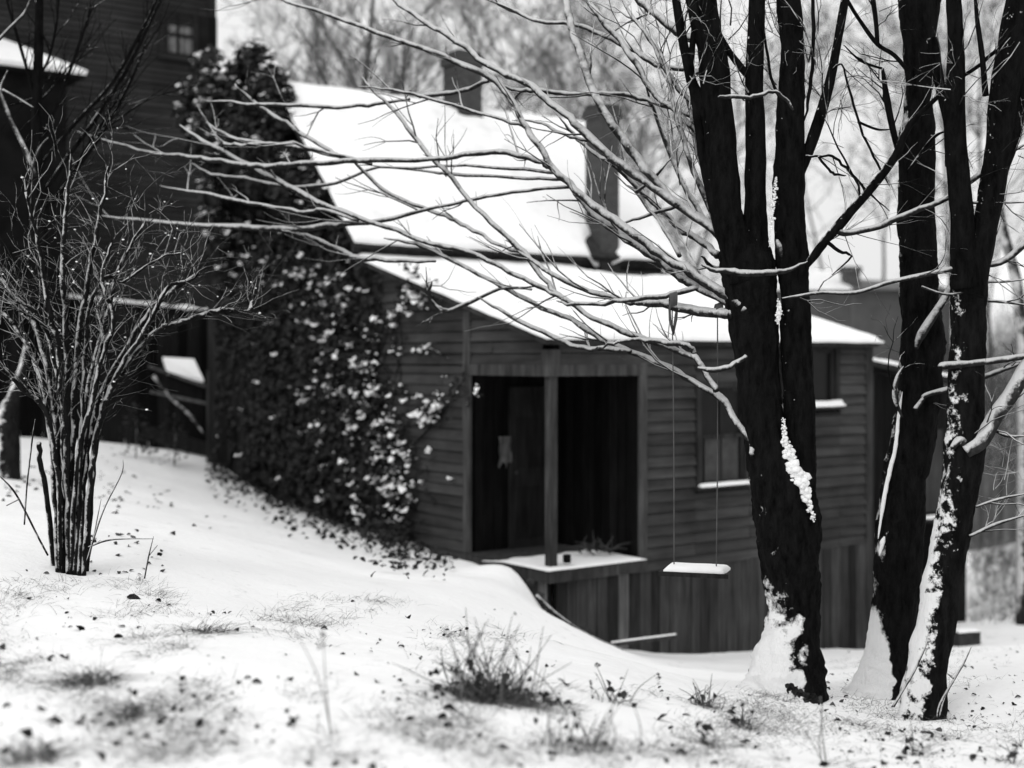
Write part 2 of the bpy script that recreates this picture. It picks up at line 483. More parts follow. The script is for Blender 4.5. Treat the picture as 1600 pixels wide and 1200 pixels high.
def snow_sheet(p0, eu, ev, nu, nv, th, rng, hole=None, edge=0.07, seed=0.0, over=0.03):
    """snow lying on a sloped plane p0 + a*eu + b*ev"""
    p0 = Vector(p0); eu = Vector(eu); ev = Vector(ev)
    up = eu.cross(ev).normalized()
    if up.z < 0: up = -up
    Lu, Lv = eu.length, ev.length
    du, dv = eu/Lu, ev/Lv
    mb = MB(); vs = []; fs = []
    for j in range(nv+1):
        for i in range(nu+1):
            a = Lu*i/nu; b = Lv*j/nv
            e = min(a, Lu-a, b, Lv-b)
            k = min(1.0, e/edge); k = math.sqrt(max(0.0, k*(2-k)))
            h = th*(0.25+0.75*k)*(1+0.35*mnoise.noise(Vector((a*1.4+seed, b*1.4, 2))) + 0.25*mnoise.noise(Vector((a*4+seed, b*4, 5))))
            if hole: h -= hole(a, b)
            wob = over*(0.4+mnoise.noise(Vector((a*2.2+seed, b*2.2, 9)))) if e < 1e-6 else 0
            ou = (-1 if i == 0 else 1 if i == nu else 0)*wob; ov = (-1 if j == 0 else 1 if j == nv else 0)*wob
            vs.append(p0 + du*(a+ou) + dv*(b+ov) + up*h)
    for j in range(nv):
        for i in range(nu):
            q = j*(nu+1)+i
            fs.append((q, q+1, q+nu+2, q+nu+1))
    mb.add(vs, fs)
    rim = [i for i in range(nu+1)] + [j*(nu+1)+nu for j in range(1, nv+1)] + [nv*(nu+1)+i for i in range(nu-1, -1, -1)] + [j*(nu+1) for j in range(nv-1, 0, -1)]
    b0 = len(mb.v)
    for r_ in rim:
        mb.v.append(tuple(Vector(mb.v[r_]) - up*(th*0.45)))
    m_ = len(rim)
    for i in range(m_):
        i2 = (i+1) % m_
        mb.f.append([rim[i], b0+i, b0+i2, rim[i2]]); mb.t.append(1.0)
    return mb
def slab(mb, p0, eu, ev, th, tone=1.0):
    p0 = Vector(p0); eu = Vector(eu); ev = Vector(ev); up = eu.cross(ev).normalized()
    if up.z < 0: up = -up
    a = [p0, p0+eu, p0+eu+ev, p0+ev]
    mb.hexa([q-up*th for q in a] + a, tone)

# ------------------------------------------------------------------ the small weathered house
hr = random.Random(5)
house = tag(empty("old_house", (HX, HY, 0), HROT),
            "small weathered clapboard house with snowy roofs, corner porch and brick chimneys", "house")
LT, LS = 5.52, 4.05
K = 0.276
def rz(s): return 0.213 + (s+0.2)*K
EX = 0.135
# front wall of the lean-to
mb = MB(); o = (0,0); d = (1,0); n = (0,-1)
for a, b, z0, z1 in [(1.42,2.22,-2.5,0.17),(2.22,3.16,-2.5,-1.62),(2.22,3.16,-0.28,0.17),(3.16,3.70,-2.5,0.17),(3.70,4.88,-2.5,-0.70),(4.88,5.42,-2.5,0.17),(0.12,1.42,-0.07,0.17)]:
    siding(mb, o, d, n, lambda z, a=a, b=b: (a, b), z0, z1, EX, hr)
for a, b, z0, z1 in [(1.42,2.22,-2.5,0.17),(2.22,3.16,-2.5,-1.60),(2.22,3.16,-0.3,0.17),(3.16,3.70,-2.5,0.17),(3.70,4.88,-2.5,-0.68),(4.88,5.51,-2.5,0.17),(0.06,1.42,-0.09,0.17)]:
    mb.box((a,0.001,z0),(b,0.09,z1), 0.1)
mb.build("wall", M['siding'], house)
# left wall of the lean-to
mb = MB()
def lspan(z): return (max(1.66, (z-0.16)/K - 0.2), 3.98)
siding(mb, (0,0), (0,1), (-1,0), lspan, -2.75, -0.08, EX, hr)
siding(mb, (0,0), (0,1), (-1,0), lambda z: (max(0.12, (z-0.13)/K-0.2), 3.98), -0.07, 1.30, EX, hr)
mb.hexa([(0.001,1.62,-3.2),(0.09,1.62,-3.2),(0.09,4.04,-3.2),(0.001,4.04,-3.2),(0.001,1.62,rz(1.62)-0.12),(0.09,1.62,rz(1.62)-0.12),(0.09,4.04,rz(4.04)-0.12),(0.001,4.04,rz(4.04)-0.12)], 0.1)
mb.hexa([(0.001,0.1,-0.09),(0.09,0.1,-0.09),(0.09,1.62,-0.09),(0.001,1.62,-0.09),(0.001,0.1,rz(0.1)-0.12),(0.09,0.1,rz(0.1)-0.12),(0.09,1.62,rz(1.62)-0.12),(0.001,1.62,rz(1.62)-0.12)], 0.1)
mb.build("wall", M['siding'], house)
# right wall and main gables
mb = MB()
mb.hexa([(LT-0.09,0.1,-4.6),(LT,0.1,-4.6),(LT,LS,-4.6),(LT-0.09,LS,-4.6),(LT-0.09,0.1,rz(0.1)-0.12),(LT,0.1,rz(0.1)-0.12),(LT,LS,rz(LS)-0.12),(LT-0.09,LS,rz(LS)-0.12)])
mb.build("wall", M['siding'], house)
RS, RZ, ES, EZ = 6.25, 4.1, 3.85, 1.55     # ridge and eave of the main roof
BS = 9.25
def gab(s):
    return EZ + (RZ-EZ)*(1-abs(s-RS)/((RS-ES) if s < RS else (BS-RS))) - 0.14
mb = MB()
vboards(mb, (0,4.07), (0,1), (-1,0), 2.18, -3.2, lambda e: gab(4.07+e), 0.2, hr)
vboards(mb, (0,6.25), (0,1), (-1,0), 2.9, -2.9, lambda e: gab(6.25+e), 0.2, hr)
mb.add([(0.002,4.07,-3.2),(0.002,9.15,-3.2),(0.002,9.15,gab(9.15)),(0.002,RS,gab(RS)),(0.002,4.07,gab(4.07))], [(0,1,2,3,4)], 0.3)
mb.build("wall", M['gable'], house)
mb = MB()
mb.add([(LT-0.02,4.07,-4.6),(LT-0.02,9.15,-4.6),(LT-0.02,9.15,gab(9.15)),(LT-0.02,RS,gab(RS)),(LT-0.02,4.07,gab(4.07))], [(0,1,2,3,4)], 1)
mb.box((0.01,9.07,-3.6),(LT-0.03,9.15,EZ+0.1)); mb.box((0.01,4.07,-3.0),(LT-0.03,4.12,EZ+0.1), 0.8)
mb.build("wall", M['board'], house)
# skirting under the lean-to
mb = MB()
vboards(mb, (0.08,0.0), (1,0), (0,-1), LT-0.16, -4.3, lambda e: -2.50, 0.155, hr)
mb.box((0.08,0.002,-4.4),(LT-0.05,0.05,-2.5), 0.3)
vboards(mb, (0.0,0.05), (0,1), (-1,0), 1.6, -3.4, lambda e: -2.45, 0.155, hr)
mb.box((0.002,0.05,-3.4),(0.05,1.65,-2.45), 0.3)
mb.build("skirting", M['board'], house)
# trim boards
def trim(lo, hi, tone=1.0, name="corner_board"):
    m_ = MB(); m_.box(lo, hi, tone); return m_.build(name, M['trim'], house)
trim((5.41,-0.035,-4.3),(5.55,0.0,0.17), 0.7)
trim((-0.036,1.52,-2.75),(-0.001,1.66,0.56), 1.15)
trim((-0.034,3.96,-3.0),(0.0,4.10,1.25), 0.9)
trim((-0.036,9.03,-2.9),(-0.001,9.17,-0.2), 0.5)  # toned down as if shadowed by the ivy, shade put into the colour
trim((-0.036,5.62,-3.0),(-0.001,5.74,-0.7), 0.7)
trim((1.30,-0.036,-2.5),(1.42,-0.001,-0.05), 1.1, "door_jamb")
trim((0.0,-0.040,-0.20),(1.42,-0.002,-0.07), 1.0, "header_board")
trim((-0.040,-0.04,-0.20),(-0.002,1.66,-0.07), 1.0, "header_board")
trim((0.13,-0.02,0.16),(5.45,0.03,0.20), 0.6, "frieze_board")
trim((-0.038,-0.038,-0.07),(0.125,-0.001,0.10), 0.9); trim((-0.038,-0.001,-0.07),(-0.001,0.125,0.10), 0.9)
# porch: floor, post, inner walls, ceiling
mb = MB(); mb.box((-0.10,-0.10,-2.45),(1.33,1.60,-2.335), 0.7); mb.build("porch_floor", M['trim'], house)
sf = snow_sheet((-0.13,-0.13,-2.334), (1.44,0,0), (0,1.25,0), 26, 22, 0.018, hr, edge=0.03, over=0.012, hole=lambda a, b: 0.10*max(0.0, (b-0.85-0.25*mnoise.noise(Vector((a*3,0,1))))), seed=4)
sf.build("porch_snow", M['snow'], house, True)
mb = MB(); mb.box((-0.115,-0.130,-2.475),(1.33,-0.101,-2.345), 0.8); mb.box((-0.115,-0.101,-2.475),(-0.101,1.58,-2.345), 0.8); mb.build("rim_board", M['trim'], house)
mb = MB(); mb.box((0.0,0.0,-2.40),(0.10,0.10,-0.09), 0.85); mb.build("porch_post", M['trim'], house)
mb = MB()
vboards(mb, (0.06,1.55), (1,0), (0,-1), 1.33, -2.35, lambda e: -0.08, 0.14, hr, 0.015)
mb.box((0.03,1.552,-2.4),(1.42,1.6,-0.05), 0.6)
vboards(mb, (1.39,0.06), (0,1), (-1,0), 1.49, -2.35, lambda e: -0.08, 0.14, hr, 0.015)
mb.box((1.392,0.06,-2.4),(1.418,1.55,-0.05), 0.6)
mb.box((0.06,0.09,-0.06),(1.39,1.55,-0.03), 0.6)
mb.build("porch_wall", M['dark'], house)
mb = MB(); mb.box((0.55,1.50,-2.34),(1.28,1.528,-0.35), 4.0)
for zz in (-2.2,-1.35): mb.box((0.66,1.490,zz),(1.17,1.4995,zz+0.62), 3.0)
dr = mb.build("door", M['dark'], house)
mb = MB(); mb.blob((0.63,1.475,-1.4), 0.03, 1.0); mb.build("handle", M['stone'], dr, True)
# windows
def window(t0, t1, z0, z1, mat_pane, tone=0.9, mull=True, yy=-0.02):
    fr = MB(); w_ = 0.075
    fr.box((t0-w_,yy-0.025,z0),(t0,0.03,z1), tone); fr.box((t1,yy-0.025,z0),(t1+w_,0.03,z1), tone); fr.box((t0-w_,yy-0.028,z1),(t1+w_,0.03,z1+w_), tone)
    wi = fr.build("window", M['trim'], house)
    pn = MB(); pn.box((t0,0.035,z0),(t1,0.05,z1)); pn.build("pane", mat_pane, wi)
    sh = MB()
    if mull:
        zm = (z0+z1)/2
        sh.box((t0,0.005,zm-0.025),(t1,0.034,zm+0.025), tone); tm = (t0+t1)/2; sh.box((tm-0.015,0.012,z0),(tm+0.015,0.034,z1), tone)
    sh.box((t0,0.008,z0),(t0+0.04,0.034,z1), tone); sh.box((t1-0.04,0.008,z0),(t1,0.034,z1), tone); sh.box((t0+0.04,0.008,z1-0.05),(t1-0.04,0.034,z1), tone); sh.box((t0+0.04,0.008,z0),(t1-0.04,0.034,z0+0.05), tone); sh.build("sash", M['trim'], wi)
    si = MB(); si.box((t0-0.11,yy-0.075,z0-0.05),(t1+0.11,0.03,z0-0.001), tone); si.build("sill", M['trim'], wi)
    return wi
wa = window(2.30, 3.08, -1.55, -0.36, M['glass'], 0.55, True)
sn = snow_sheet((2.24,-0.10,-1.55), (0.88,0,0), (0,0.085,0), 24, 4, 0.035, hr, edge=0.02, seed=1, over=0.01); sn.build("sill_snow", M['snow'], wa, True)
wb = window(3.80, 4.78, -0.62, 0.12, M['glass'], 0.5, False)
sn = snow_sheet((3.74,-0.10,-0.62), (1.16,0,0), (0,0.10,0), 24, 4, 0.06, hr, edge=0.02, seed=2, over=0.01); sn.build("sill_snow", M['snow'], wb, True)
cu = MB(); cu.box((2.42,0.024,-1.5),(3.0,0.030,-0.98), 0.3); cu.build("curtain", M['curtain'], wa)
# roofs
mb = MB()
slab(mb, (-0.16,-0.14,rz(-0.14)), (LT+0.20,0,0), (0,LS+0.16,(LS+0.16)*K), 0.08)
r1 = mb.build("roof", M['roof'], house)
r1["label"] = "low lean-to roof over the porch"
def hole1(a, b):
    t = a-0.16; s = b-0.15
    k = max(0.0, 1-math.hypot((t-4.3)/0.75, (s-3.95)/0.38)); e = max(0.0, 1-abs(t-5.0)/1.1)*max(0.0,(s-3.72)/0.3)
    return 0.22*min(1,k*1.8) + 0.16*e
sn = snow_sheet((-0.18,-0.17,rz(-0.17)), (LT+0.24,0,0), (0,LS+0.14,(LS+0.14)*K), 90, 60, 0.055, hr, hole=hole1, seed=7, edge=0.035, over=0.022)
sn.build("snow", M['snow'], r1, True)
mb = MB()
ra = Vector((-0.25,ES,EZ)); eu = Vector((LT+0.45,0,0)); ev = Vector((0,RS-ES,RZ-EZ)); ev2 = Vector((0,-(BS-RS),RZ-EZ))
slab(mb, ra, eu, ev, 0.10); slab(mb, (-0.25,BS,EZ), eu, Vector((0,-(BS-RS)+0.02,RZ-EZ-0.02)), 0.10)
r2 = mb.build("roof", M['roof'], house)
r2["label"] = "steep main roof under smooth snow"
def hole2(a, b):
    t = a-0.25
    bb = b
    k = max(0.0, 1-math.hypot((t-4.14)/0.36, (bb-0.0)/0.62))
    k2 = max(0.0, 1-math.hypot((t-3.1)/0.45, (bb-3.5)/0.22))
    return 0.2*min(1, k*1.5) + 0.12*k2 + 0.02*max(0, mnoise.noise(Vector((a*0.4, b*9, 3)))) 
sn = snow_sheet(ra+Vector((-0.02,-0.02,0)), eu+Vector((0.04,0,0)), ev, 90, 60, 0.05, hr, hole=hole2, seed=13, edge=0.035, over=0.022)
sn.build("snow", M['snow'], r2, True)
sn = snow_sheet((0.35,BS,EZ), eu*0.9, ev2, 40, 24, 0.075, hr, seed=23); sn.build("snow", M['snow'], r2, True)
mb = MB(); mb.box((-0.2,4.0,EZ-0.12),(LT+0.15,4.06,EZ+0.02), 0.7); mb.build("fascia", M['trim'], house)
# chimneys
def chimney(t, s, w_, z0, z1):
    b = MB(); h = w_/2
    b.box((t-h,s-h,z0),(t+h,s+h,z1-0.22)); b.box((t-h-0.04,s-h-0.04,z1-0.22),(t+h+0.04,s+h+0.04,z1-0.08)); b.box((t-h,s-h,z1-0.08),(t+h,s+h,z1))
    c = b.build("chimney", M['brick'], house)
    f = MB(); f.box((t-h-0.012,s-h-0.012,z0),(t+h+0.012,s+h+0.012,z0+0.45), 1.0); f.build("flashing", M['roof'], c)
    sn = MB()
    sn.blob((t,s,z1), h*0.9, 0.25, hr, 10, 6); sn.build("snow_cap", M['snow'], c, True)
chimney(3.1, 6.22, 0.45, 3.5, 4.95)
chimney(4.28, 4.12, 0.37, 1.05, 3.92)

# shed wing beyond the right end
shed = tag(empty("shed", H(5.72,1.0,-4.2), HROT), "low dark plank shed joined to the far right end of the house", "shed")
def SH(x, y, z): return (x-5.72, y-1.0, z+4.2)
mb = MB()
vboards(mb, SH(5.54,1.0,0)[:2], (1,0), (0,-1), 3.6, -0.6, lambda e: 4.2-0.02-0.14*e, 0.2, hr)
mb.box((-0.18,0.002,-0.6),(3.4,3.0,3.55), 0.6)
mb.build("wall", M['fence'], shed)
mb = MB(); slab(mb, SH(5.56,0.8,0.12), (3.76,0,-0.52), (0,2.9,0.25), 0.08); rr = mb.build("roof", M['roof'], shed)
snow_sheet(SH(5.57,0.79,0.121), (3.75,0,-0.52), (0,2.9,0.25), 40, 30, 0.05, hr, seed=31).build("snow", M['snow'], rr, True)
mb = MB(); mb.box((2.05,-0.06,1.85),(2.75,-0.025,3.1), 6.0); mb.build("shutter", M['fence'], shed)
mb = MB(); mb.box((1.95,-0.14,1.70),(2.85,-0.0245,1.76), 3.0); sl = mb.build("ledge", M['fence'], shed)
snow_sheet((1.95,-0.14,1.76), (0.9,0,0), (0,0.11,0), 14, 3, 0.04, hr, edge=0.02, over=0.01).build("snow", M['snow'], sl, True)

# ------------------------------------------------------------------ terrain-sitting trees and branches
def traced(mb, pts, depth, sides=8, amp=0.0, ns=6.0, sub=4, jit=0.0, wob=0.0, rng=R):
    """pts: (px, py, width px); depth: number or function(px, py)"""
    P3, rd = [], []
    pts = list(pts)
    if len(pts) > 2 and pts[-1][2] < 13: pts[-1] = (pts[-1][0], pts[-1][1], pts[-1][2]*0.4)
    m_ = len(pts)
    for i, (px, py, wd) in enumerate(pts):
        Y = depth(px, py) if callable(depth) else depth
        Y += wob*math.sin(math.pi*i/max(1, m_-1))
        P3.append(P(px, py, Y)); rd.append(wd*0.5*Y/F)
    a, r = cat(P3, rd, sub)
    if jit:
        for i in range(1, len(a)-1):
            a[i] = a[i] + Vector((rng.gauss(0, jit), rng.gauss(0, jit), rng.gauss(0, jit)))
    mb.tube(a, r, sides, amp, ns)
    return a, r

def sprig(mb, p, d, L, r, rng, lev=0, droop=0.0, n=4, sides=3, kids=2, spread=0.7, cut=0.45, jag=0.18):
    pts = [p.copy()]; rad = [r]; q = p.copy(); d = d.normalized()
    for i in range(n):
        d = (d + Vector((rng.gauss(0,jag), rng.gauss(0,jag), rng.gauss(0,jag)+droop))).normalized()
        q = q + d*(L/n)
        pts.append(q.copy()); rad.append(max(r*(1-0.7*(i+1)/n), 0.0009))
    mb.tube(pts, rad, sides, cap=False)
    if lev > 0:
        for k in range(kids):
            i = rng.randint(1, n-1)
            dd = (pts[i+1]-pts[i]).normalized()
            o = Vector((rng.gauss(0,1), rng.gauss(0,1), rng.gauss(0,1))); o = (o - dd*o.dot(dd)).normalized()
            sprig(mb, pts[i], dd + o*spread, L*cut*rng.uniform(0.7,1.4), rad[i]*0.7, rng, lev-1, droop, n, sides, kids, spread, cut, jag)

tr = random.Random(21)
# ---- the big forked tree in front of the house
b1 = P(1238, 1088, 9.0)
tree1 = tag(empty("maple_tree", b1), "big forked bare tree before the house, its long snowy branches sweeping left, swing beneath", "tree")
mb = MB()
D1 = 9.0
traced(mb, [(1214,1150,200),(1222,1110,160),(1229,1072,126),(1231,1035,108),(1236,1005,92),(1240,956,79),(1238,919,84),(1233,862,96),(1229,806,100),(1219,750,92),(1202,700,72),(1190,650,62),(1183,575,66),(1177,500,74),(1172,450,80),(1166,415,84),(1160,385,72)], D1, 36, 0.14, 12.0, 10)
trunk1 = local(b1, mb, "trunk", M['bark'], tree1, True)
mb = MB()
traced(mb, [(1250,770,46),(1253,730,46),(1252,687,47),(1248,612,47),(1244,537,49),(1243,462,44),(1238,406,50),(1233,330,50),(1234,260,48),(1236,150,42),(1238,75,35),(1232,0,38),(1228,-60,34)], 8.95, 26, 0.13, 12.0, 9)
local(b1, mb, "limb", M['limb'], tree1, True)
for pts in [
    [(1164,440,60),(1150,380,55),(1137,340,50),(1124,225,52),(1116,110,48),(1106,38,38),(1098,-40,34)],
    [(1178,450,54),(1180,390,42),(1180,340,37),(1180,225,31),(1179,110,28),(1183,0,24),(1185,-50,22)],
    [(1222,335,18),(1240,289,20),(1259,244,19),(1277,195,18),(1296,131,16),(1307,75,14),(1320,0,13),(1328,-50,12)],
    [(1110,210,20),(1095,160,18),(1080,124,16),(1069,75,15),(1060,22,14),(1050,-40,13)],
    [(1128,200,22),(1118,120,24),(1092,40,26),(1078,-40,26)],
    [(1150,420,20),(1118,330,18),(1098,240,15),(1088,170,13),(1080,110,11),(1085,40,9),(1092,-30,8)],
    [(1172,120,12),(1161,109,11),(1140,82,10),(1122,50,9),(1110,30,8)]]:
    mb = MB(); traced(mb, pts, 8.95, 18, 0.13, 12.0, 8); local(b1, mb, "limb", M['limb'], tree1, True)
def dl(px, py):                                   # branches recede as they sweep left, over the lower yard
    return 8.9 + max(0.0, (1165-px))/900.0*3.6
def dr_(px, py):
    return 8.9 - max(0.0, (px-1250))/400.0*0.5
BR = [
 [(1166,484,18),(1152,471,17),(1119,452,15),(1081,426,15),(1055,411,14),(1010,381,13),(972,351,13),(927,321,12),(890,287,11),(864,264,10),(845,232,9),(822,199,9),(800,157,9),(774,127,9),(740,108,9),(690,87,8),(640,68,7),(600,55,7),(530,28,6),(450,2,5),(400,-20,4)],
 [(1150,478,12),(1092,449,14),(1066,434,15),(1040,411,15),(1005,388,14),(972,366,13),(935,340,12),(905,308,10),(888,286,8)],
 [(1166,425,9),(1164,416,9),(1119,367,9),(1092,330,8),(1060,270,7),(1040,220,6),(1020,170,5),(1008,130,4)],
 [(1140,375,14),(1107,352,15),(1062,322,14),(1010,285,13),(972,259,13),(927,221,12),(890,184,11),(860,161,10),(830,135,10),(792,116,9),(755,97,9),(725,71,8),(687,49,8),(657,30,7),(615,0,6),(590,-20,5)],
 [(1075,330,11),(1036,296,12),(1002,255,13),(972,214,13),(950,184,12),(931,150,12),(912,97,12),(897,56,11),(886,19,11),(878,-30,10)],
 [(1120,400,10),(1107,386,11),(1085,370,10),(1062,356,9),(1025,322,8),(999,296,7),(972,270,6),(945,250,5)],
 [(1110,230,8),(1055,172,9),(1025,150,9),(995,101,9),(969,64,8),(942,34,8),(920,4,8),(905,-25,7)],
 [(1100,115,9),(1075,109,8),(1025,101,8),(995,82,7),(957,62,7),(920,45,7),(882,36,6),(845,34,6),(807,19,6),(774,2,5),(750,-15,4)],
 [(1085,62,13),(1059,49,13),(1029,26,12),(1002,4,12),(985,-20,11)],
 [(1100,190,8),(1055,170,8),(1010,157,7),(965,146,7),(912,146,7),(870,145,7),(837,141,7),(807,141,6),(774,127,5)],
 [(774,127,6),(762,127,6),(725,141,7),(687,146,7),(657,150,6),(640,140,4)],
 [(822,199,5),(800,191,5),(725,169,5),(657,150,5),(610,140,4),(560,135,3)],
 [(864,264,8),(852,257,8),(830,247,8),(792,238,9),(740,240,8),(675,249,7),(562,251,8),(487,255,8),(427,259,9),(375,257,8),(315,247,7),(244,240,5),(187,225,4),(120,205,2)],
 [(868,270,5),(800,262,5),(706,259,4),(640,262,4),(560,258,3)],
 [(880,280,5),(800,277,5),(706,272,5),(675,268,4),(592,262,4),(525,285,5),(476,292,6),(431,289,6),(382,279,6),(330,272,5),(300,255,4)],
 [(890,292,5),(800,300,5),(725,315,5),(675,326,5),(592,345,7),(525,351,9),(461,358,9),(375,354,9),(262,349,8),(200,342,5),(150,337,3)],
 [(900,478,6),(880,466,7),(856,443,7),(819,396,8),(781,359,8),(732,310,7),(699,269,7),(675,247,7),(656,225,7),(630,191,6),(604,161,5),(581,139,4),(565,120,3)],
 [(1145,492,16),(1134,490,16),(1092,486,15),(1047,477,14),(1006,473,12),(980,471,9),(957,464,8),(912,452,7),(860,426,7),(822,400,6),(790,375,5)],
 [(1092,449,9),(1050,459,8),(1000,466,8),(960,472,7),(895,475,6),(870,470,4)],
 [(1119,612,9),(1100,580,9),(1085,553,9),(1077,555,9),(1025,535,10),(972,516,9),(927,497,8),(890,471,8),(852,452,8),(807,430,7),(762,407,7),(717,389,7),(675,380,7),(619,360,7),(562,341,7),(506,319,8),(461,296,9),(412,270,9),(375,251,8),(319,221,7),(281,195,5)],
 [(1176,712,7),(1172,690,9),(1149,655,10),(1126,621,11),(1092,602,9),(1047,576,9),(987,550,9),(942,531,8),(894,501,8),(860,486,7),(807,460,7),(762,434,6),(706,407,6),(650,381,6),(600,372,4)],
 [(985,549,8),(950,546,8),(912,544,8),(875,531,7),(819,505,7),(780,484,5),(745,464,4)],
 [(1085,553,8),(1074,539,8),(1044,535,8),(1000,530,6),(960,536,5),(930,545,4)],
 [(830,452,4),(781,452,5),(725,477,6),(700,486,7),(684,480,6),(672,467,6),(671,452,5),(675,440,4)],
 [(819,396,5),(777,381,5),(750,364,6),(712,345,6),(675,330,6),(611,304,6),(570,270,5),(548,245,3)],
 [(580,256,5),(532,244,6),(510,232,6),(461,202,7),(435,184,7),(397,161,7),(367,131,5)],
 [(580,252,5),(525,244,6),(476,232,6),(412,225,6),(360,214,6),(322,191,4)],
 [(560,250,4),(476,228,5),(450,223,5),(390,226,5),(352,225,5),(334,210,4)],
 [(560,345,4),(506,328,6),(476,332,6),(431,324,6),(375,315,6),(311,300,5),(250,290,3)],
 [(640,155,4),(600,161,5),(544,167,6),(469,165,6),(382,161,5),(319,157,4)],
 [(680,408,4),(619,407,6),(562,403,8),(544,397,8),(506,379,8),(469,367,7),(440,360,5)],
 [(927,221,6),(900,215,5),(870,205,5),(840,190,4),(800,188,3)],
 [(972,259,6),(930,240,6),(895,210,5),(872,180,4)],
 [(1062,400,7),(1030,345,5),(1000,310,4),(960,270,3)],
 [(1115,330,8),(1085,270,7),(1065,210,6),(1050,150,5),(1035,90,4)],
 [(1120,300,8),(1090,240,7),(1080,180,6),(1072,140,5)],
 [(1125,360,9),(1098,300,8),(1075,240,7),(1062,190,6),(1045,120,5),(1020,60,4),(1000,20,3)],
 [(1110,180,8),(1070,150,7),(1040,110,7),(1015,60,6),(985,20,5),(965,-15,4)],
 [(995,300,6),(1030,270,5),(1050,245,4)],
 [(1060,320,6),(1000,340,5),(960,352,4)],
 [(1172,446,12),(1140,420,9),(1115,418,8),(1096,400,6)],
]
tw = MB(); ends = []
for i, pts in enumerate(BR):
    mb = MB()
    pts = [(x, y, wd_*1.10) for x, y, wd_ in pts]
    a, r = traced(mb, pts, dl, 7, 0.18, 14.0, 4, 0.0045, tr.uniform(-0.25, 0.35) if i not in (17,) else 0.0, tr)
    local(b1, mb, "branch", M['branch'], tree1, True)
    for j in range(6, len(a)-1):
        if tr.random() < 0.13:
            dd = (a[j+1]-a[j]).normalized()
            o = Vector((tr.gauss(0,1), tr.gauss(0,1), tr.gauss(0.25,1))); o = (o-dd*o.dot(dd)).normalized()
            sprig(tw, a[j], dd*1.1+o*0.7, tr.uniform(0.25,0.8), min(r[j]*0.6, 0.009), tr, 1, 0.03, 5, 4, 2, 0.6, 0.5, 0.12)
RB = [
 [(1245,436,12),(1259,416,12),(1285,382,14),(1307,356,16),(1356,300,14),(1397,247,13),(1416,202,12),(1440,175,9),(1480,139,7),(1532,99,7),(1577,60,7),(1605,36,6)],
 [(1307,358,10),(1319,364,10),(1375,354,10),(1412,336,10),(1469,315,9),(1525,277,9),(1562,244,8),(1605,224,7)],
 [(1096,412,3),(1112,421,7),(1140,424,10),(1169,427,12),(1210,426,10),(1236,420,7),(1262,408,4)],
 [(1244,442,13),(1237,421,11),(1225,402,10),(1217,384,11),(1214,374,7)],
 [(1259,244,4),(1279,244,4),(1300,246,4),(1322,262,5),(1352,296,4),(1390,330,3)],
 [(1279,244,4),(1292,262,4),(1305,272,5),(1322,274,4)],
 [(1300,110,4),(1315,101,3),(1330,150,4),(1349,210,4),(1371,255,4),(1390,290,3)],
 [(1307,356,5),(1345,310,4),(1310,230,3),(1285,180,2)],
 [(1238,200,6),(1225,170,5),(1205,120,5),(1195,60,4),(1185,20,3)],
 [(1270,-20,6),(1270,40,6),(1270,94,6),(1264,150,6),(1256,190,5)],
 [(1240,172,4),(1228,156,6),(1212,143,6),(1190,147,7),(1165,152,7),(1140,150,8),(1122,152,6)],
 [(1290,375,7),(1310,392,6),(1330,400,4),(1300,430,4)],
 [(1166,556,7),(1140,573,9),(1110,578,9),(1090,574,6)],
]
for i, pts in enumerate(RB):
    mb = MB(); dpt = dr_ if i not in (2, 10, 12) else (lambda px, py: 8.55)
    a, r = traced(mb, pts, dpt, 7, 0.12, 14.0, 4, 0.003, 0.0, tr)
    local(b1, mb, "branch", M['branch'] if i in (1,2,3,10,12) else M['limb'], tree1, True)
    if i in (0,1,4,6,7):
        for j in range(4, len(a)-1):
            if tr.random() < 0.4:
                dd = (a[j+1]-a[j]).normalized(); o = Vector((tr.gauss(0,1), tr.gauss(0,1), tr.gauss(0.4,1)))
                sprig(tw, a[j], dd+o*0.5, tr.uniform(0.2,0.6), 0.004, tr, 1, 0.0, 5, 3, 2, 0.6, 0.5, 0.12)
# upright twigs off the limbs
for (x0, y0) in [(1060,60),(1085,150),(1105,250),(1130,60),(1160,150),(1200,120),(1205,40),(1250,120),(1290,90),(1300,160),(1265,200),(1030,120),(1050,200),(1075,300),(1000,60)]:
    for k in range(3):
        p = P(x0+tr.uniform(-15,15), y0+tr.uniform(-25,25), 9.0+tr.uniform(-.2,.6))
        sprig(tw, p, Vector((tr.uniform(-.6,.4), tr.uniform(-.4,.5), 1)), tr.uniform(0.4,0.9), 0.006, tr, 2, 0.02, 6, 4, 3, 0.7, 0.6, 0.24)
tag(local(b1, tw, "twigs", M['branch'], tree1), kind="stuff")
# snow lodged in the fork
for fs_ in ([(1224,655,3),(1226,680,6),(1232,708,11),(1244,735,19),(1254,757,15),(1264,785,8),(1271,812,4)], [(1213,276,2),(1211,300,5),(1206,340,5),(1202,385,2)], [(1216,470,3),(1217,488,7),(1215,505,3)]):
    mb = MB(); a, r = cat([P(x, y, 8.82) for x, y, w_ in fs_], [w_*.5*8.8/F for x, y, w_ in fs_], 14)
    for q, rr_ in zip(a, r):
        for _ in range(3): mb.blob(q+Vector((tr.gauss(0,rr_*.6), tr.gauss(0,.012), tr.gauss(0,rr_*.6))), rr_*tr.uniform(.45,1.0), .8, tr, 7, 5)
    local(b1, mb, "fork_snow", M['snow'], tree1, True)

